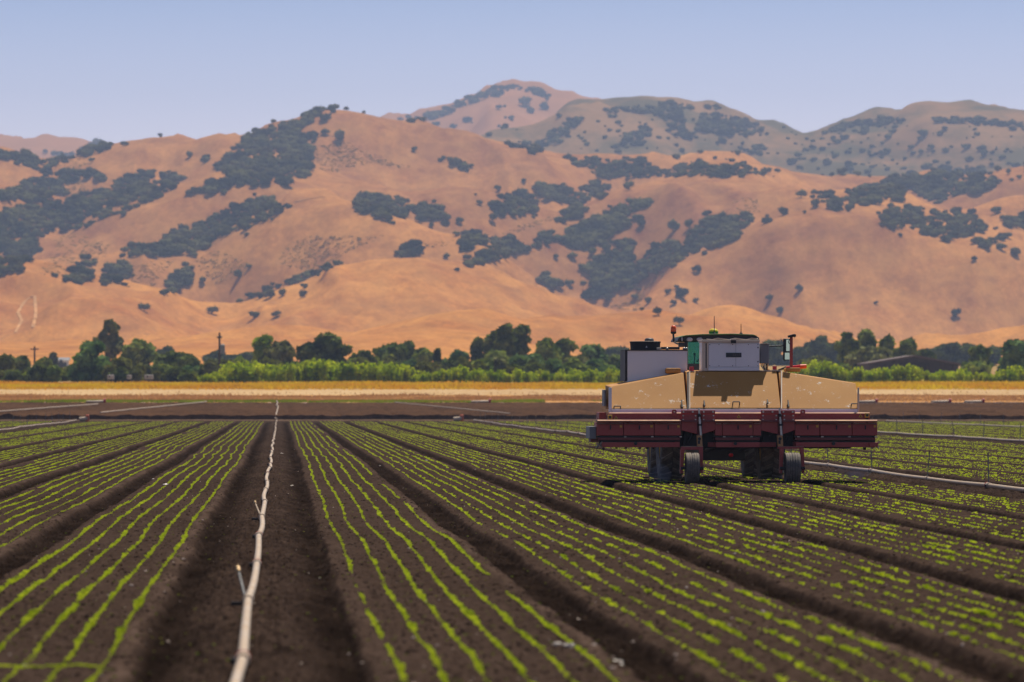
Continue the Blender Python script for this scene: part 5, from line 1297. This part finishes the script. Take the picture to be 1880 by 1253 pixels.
rm = MB().cyl(at(1443, 675.5, D0 + 1.9), at(1469, 673.6, D0 + 1.9), .028, .042, 12).build("marker_arm", M['redlamp'], imp)
MB().cyl(at(1469.2, 673.6, D0 + 1.9), at(1480.5, 673, D0 + 1.9), .046, .042, 14).build("marker_lamp", M['orange'], rm)
MB().cyl(at(1428, 680, D0 + 1.9), at(1443, 675.5, D0 + 1.9), .012, .03, 8).build("marker_bracket", M['dark'], rm)
px_box("deck", 1395, 680.3, 1436, 682, 1.1, 2.0, M['cream'], bevel=0)

# ------------------------------------------------------------------ the tractor in front of it
DT = D0 + 4.2
trc = empty("tractor", at(1322, 880, DT), "tractor with teal cab glass and green roof, mostly hidden in front of the thinner", "tractor")
def tbox(name, x0, y0, x1, y1, Ya, Yb, mat, parent=trc, bevel=0.01):
    return MB().pbox(x0, y0, x1, y1, D0 + Ya, D0 + Yb).build(name, mat, parent, bevel)
# cab
rf = MB().pprism([(1243.5, 627), (1247, 619.5), (1258, 616.4), (1290, 614.6), (1345, 613.6), (1384, 615.3), (1393.5, 619.5), (1395, 627)], D0 + 3.2, D0 + 5.0).build("roof", M['dark'], trc, .02)
MB().pprism([(1249, 618.6), (1260, 615.6), (1290, 613.6), (1345, 612.7), (1383, 614.3), (1391, 617.4), (1384, 616.6), (1345, 615.1), (1290, 616), (1260, 617.6)], D0 + 3.14, D0 + 5.02).build("roof_cap", M['roofgreen'], rf, .008)
for x in (1266, 1284.5):
    p = at(x, 623.7, D0 + 3.2); b_ = MB(); b_.ball((p.x, p.y - .01, p.z), .065, .03, .045); b_.build("work_lamp", M['lens'], rf)
p = at(1252, 623, D0 + 3.2); MB().ball((p.x, p.y - .01, p.z), .016, .02, .045).build("work_lamp", M['lens'], rf)
b_ = MB()
for k in range(9):
    x = 1297 + k * 10.5; b_.cyl(at(x, 622.6 + 1.4 * math.sin(k * 2.1), D0 + 3.14), at(x + 10.5, 622.6 + 1.4 * math.sin((k + 1) * 2.1), D0 + 3.14), .012, n=6)
b_.build("roof_wiring", M['cream'], rf)
for x0, x1 in ((1257.5, 1262.5), (1384, 1390)): tbox("cab_post", x0, 627, x1, 712, 3.25, 3.4, M['dark'])
for x0, x1 in ((1259, 1263), (1383, 1387)): tbox("cab_post", x0, 627, x1, 706, 4.75, 4.9, M['dark'])
tbox("cab_window", 1263, 628, 1383.5, 700, 3.30, 3.32, M['glass'], bevel=0)
tbox("cab_window", 1263.5, 628, 1382.5, 690, 4.80, 4.82, M['glass'], bevel=0)
tbox("cab_floor", 1258, 700, 1390, 716, 3.25, 4.9, M['darkgrey']); tbox("rear_panel", 1262.8, 668, 1383.8, 700, 3.27, 3.29, M['darkgrey'])
st = tbox("seat", 1268, 673, 1291, 700, 3.9, 4.3, M['darkgrey'], bevel=.05); 
tbox("monitor", 1273.5, 648.2, 1277.3, 653, 4.4, 4.43, M['dark'], bevel=.004); MB().cyl(at(1275.5, 653, D0 + 4.42), at(1274, 674, D0 + 4.42), .010, n=6).build("monitor_arm", M['dark'], trc)
MB().cyl(at(1279, 665, D0 + 4.2), at(1291, 652, D0 + 4.2), .012, n=6).build("wiper", M['dark'], trc)
# beacon, dome, aerials
bs = MB().cyl(at(1236.2, 613.5, D0 + 3.4), at(1237, 628, D0 + 3.4), .020, n=10).build("beacon_stem", M['dark'], trc)
MB().tube([at(1237, 627.5, D0 + 3.4), at(1241, 630.5, D0 + 3.4), at(1247, 632.5, D0 + 3.4)], .018, 8).build("beacon_bracket", M['steel'], bs)
p = at(1236.5, 613.7, D0 + 3.4); bb = MB().lathe([(.03, 0), (.058, .012), (.058, .05)], p, (0, 0, 1), 20).build("beacon_base", M['dark'], trc)
MB().lathe([(.058, .05), (.060, .10), (.054, .145), (.035, .17), (.004, .178)], p, (0, 0, 1), 20).build("beacon_lens", M['orange'], bb)
tbox("side_light", 1246.5, 629, 1258, 637.5, 3.3, 3.5, M['darkgrey'])
p = at(1310, 613.8, D0 + 3.6); dm = MB().lathe([(.085, 0), (.098, .02), (.098, .055)], p, (0, 0, 1), 24).build("receiver_base", M['green_dome'], trc)
MB().lathe([(.098, .055), (.096, .07), (.075, .098), (.04, .112), (.003, .117)], p, (0, 0, 1), 24).build("receiver_dome", M['yellow_dome'], dm)
for x, y0, y1 in ((1311.3, 580.5, 610), (1360.5, 595, 613.5)):
    ae = MB().cyl(at(x, y1, D0 + 3.45), at(x, y0, D0 + 3.45), .010, .006, 6).build("aerial", M['dark'], trc)
    q = at(x, 613.6, D0 + 3.45); MB().lathe([(.036, 0), (.03, .02), (.012, .035)], q, (0, 0, 1), 12).build("aerial_base", M['dark'], ae)
# right-hand mirror on its arm
mi = tbox("mirror", 1438, 622, 1450.5, 662, 4.5, 4.56, M['dark'], bevel=.02)
MB().pbox(1443.5, 624, 1449.6, 645, D0 + 4.494, D0 + 4.4995).build("mirror_glass", M['mirror'], mi); MB().pbox(1441, 648, 1449.6, 660.5, D0 + 4.494, D0 + 4.4995).build("mirror_glass", M['mirror'], mi)
MB().cyl(at(1388, 637.5, D0 + 4.5), at(1439, 635, D0 + 4.5), .014, n=8).build("mirror_arm", M['dark'], trc)
# wheels
M['lug'] = paint("worn lug", (0.10, 0.095, 0.09), 1.3, (0.30, 0.25, 0.20), 0.8, scale=4)
def tractor_wheel(xc, Yc, R_, W_):
    cx = at(xc, 860, Yc).x; zc = R_ - .03
    prof = [(R_ * .55, -W_ * .40), (R_ * .75, -W_ * .5), (R_ * .90, -W_ * .47), (R_ * .94, -W_ * .36), (R_ * .95, 0), (R_ * .94, W_ * .36), (R_ * .90, W_ * .47), (R_ * .75, W_ * .5), (R_ * .55, W_ * .40)]
    b_ = MB().lathe(prof, (cx, Yc, zc), (1, 0, 0), 44)
    wh = b_.build("wheel", M['tyre'], trc); b_ = MB()
    n = 20
    for k in range(n * 2):                                 # chevron lugs
        s = 1 if k % 2 else -1; a0 = 2 * math.pi * k / (n * 2); P = []
        for (xx, da, rr) in ((0.02, 0, .93), (0.47, .20, .90), (0.47, .30, .90), (0.02, .11, .93)):
            for r2 in (rr, min(1.0, rr + .07)):
                a_ = a0 + da; P.append((cx + s * xx * W_, Yc + math.cos(a_) * r2 * R_, zc + math.sin(a_) * r2 * R_))
        b_.hexa([P[0], P[2], P[4], P[6], P[1], P[3], P[5], P[7]])
    b_.build("tread", M['lug'], wh)
    MB().lathe([(R_ * .56, -W_ * .38), (R_ * .50, -W_ * .30), (R_ * .46, -W_ * .1), (.02, -W_ * .08), (.02, W_ * .08), (R_ * .46, W_ * .1), (R_ * .50, W_ * .30), (R_ * .56, W_ * .38)], (cx, Yc, zc), (1, 0, 0), 30).build("rim", M['yellow'], wh)
    return cx
x1 = tractor_wheel(1230, DT + .3, .86, .50); x2 = tractor_wheel(1414, DT + .3, .86, .50)
x3 = tractor_wheel(1208, DT + 3.1, .66, .40); x4 = tractor_wheel(1380, DT + 3.1, .66, .40)
MB().cyl((x1, DT + .3, .85), (x2, DT + .3, .85), .14, n=14).build("rear_axle", M['dark'], trc); MB().cyl((x3, DT + 3.1, .66), (x4, DT + 3.1, .66), .1, n=14).build("front_axle", M['dark'], trc)
xm = (x1 + x2) / 2
MB().box(xm - .42, DT - .5, .52, xm + .42, DT + 3.9, 1.15).build("chassis", M['dark'], trc, .03); MB().box(xm - .40, DT + 1.4, 1.15, xm + .40, DT + 3.9, 1.75).build("bonnet", M['roofgreen'], trc, .06)
for s in (-1, 1): MB().box(xm + s * 1.1 - .28, DT - .45, 1.76, xm + s * 1.1 + .28, DT + 1.15, 1.82).build("mudguard", M['roofgreen'], trc, .02)
for s in (-1, 1): MB().cyl((xm + s * .35, DT - .4, .6), (xm + s * .38, D0 + .9, .75), .045, n=8).build("hitch_arm", M['darkgrey'], trc)
p = at(1342, 836, D0 + 3.4); MB().ball(p, .05, .03, .04).build("tail_lamp", M['redlamp'], trc)
tbox("drawbar", 1290, 828, 1368, 846, 3.6, 4.1, M['dark'])

# ------------------------------------------------------------------ the air: thin even haze, the sky outside it
mz = bpy.data.materials.new("haze"); mz.use_nodes = True; t = mz.node_tree; t.nodes.clear()
ou = t.nodes.new("ShaderNodeOutputMaterial"); pv = t.nodes.new("ShaderNodeVolumePrincipled")
pv.inputs["Color"].default_value = (0.58, 0.71, 1.0, 1); pv.inputs["Density"].default_value = 0.000132; pv.inputs["Anisotropy"].default_value = 0.3
t.links.new(pv.outputs[0], ou.inputs["Volume"])
try: mz.volume_intersection_method = 'FAST'
except Exception: pass
tag(MB().box(-5000, -400, -1.6, 5000, 8300, 520).build("haze", mz), "thin bluish haze over the whole valley", "haze", kind="stuff")

# fine spray drifting round the wheels
ms = bpy.data.materials.new("spray"); ms.use_nodes = True; t = ms.node_tree; t.nodes.clear()
ou = t.nodes.new("ShaderNodeOutputMaterial"); pv = t.nodes.new("ShaderNodeVolumePrincipled")
pv.inputs["Color"].default_value = (0.7, 0.8, 1.0, 1); pv.inputs["Density"].default_value = 0.33
t.links.new(pv.outputs[0], ou.inputs["Volume"])
for px, py, d, rx, rz, lab in ((1562, 868, 98.2, .42, .14, "thin bluish spray over the soil right of the machine"), (1568, 873, 97.4, .22, .08, "denser wisp of spray at the tip of the machine's shadow"), (1213, 872, 97.6, .22, .22, "faint bluish spray beside the big rear tyre")):
    q = at(px, py, d); tag(MB().ball((q.x, q.y, max(q.z, rz * .6)), rx, .4, rz, 20, 12).build("spray_mist", ms), lab, "spray", kind="stuff")
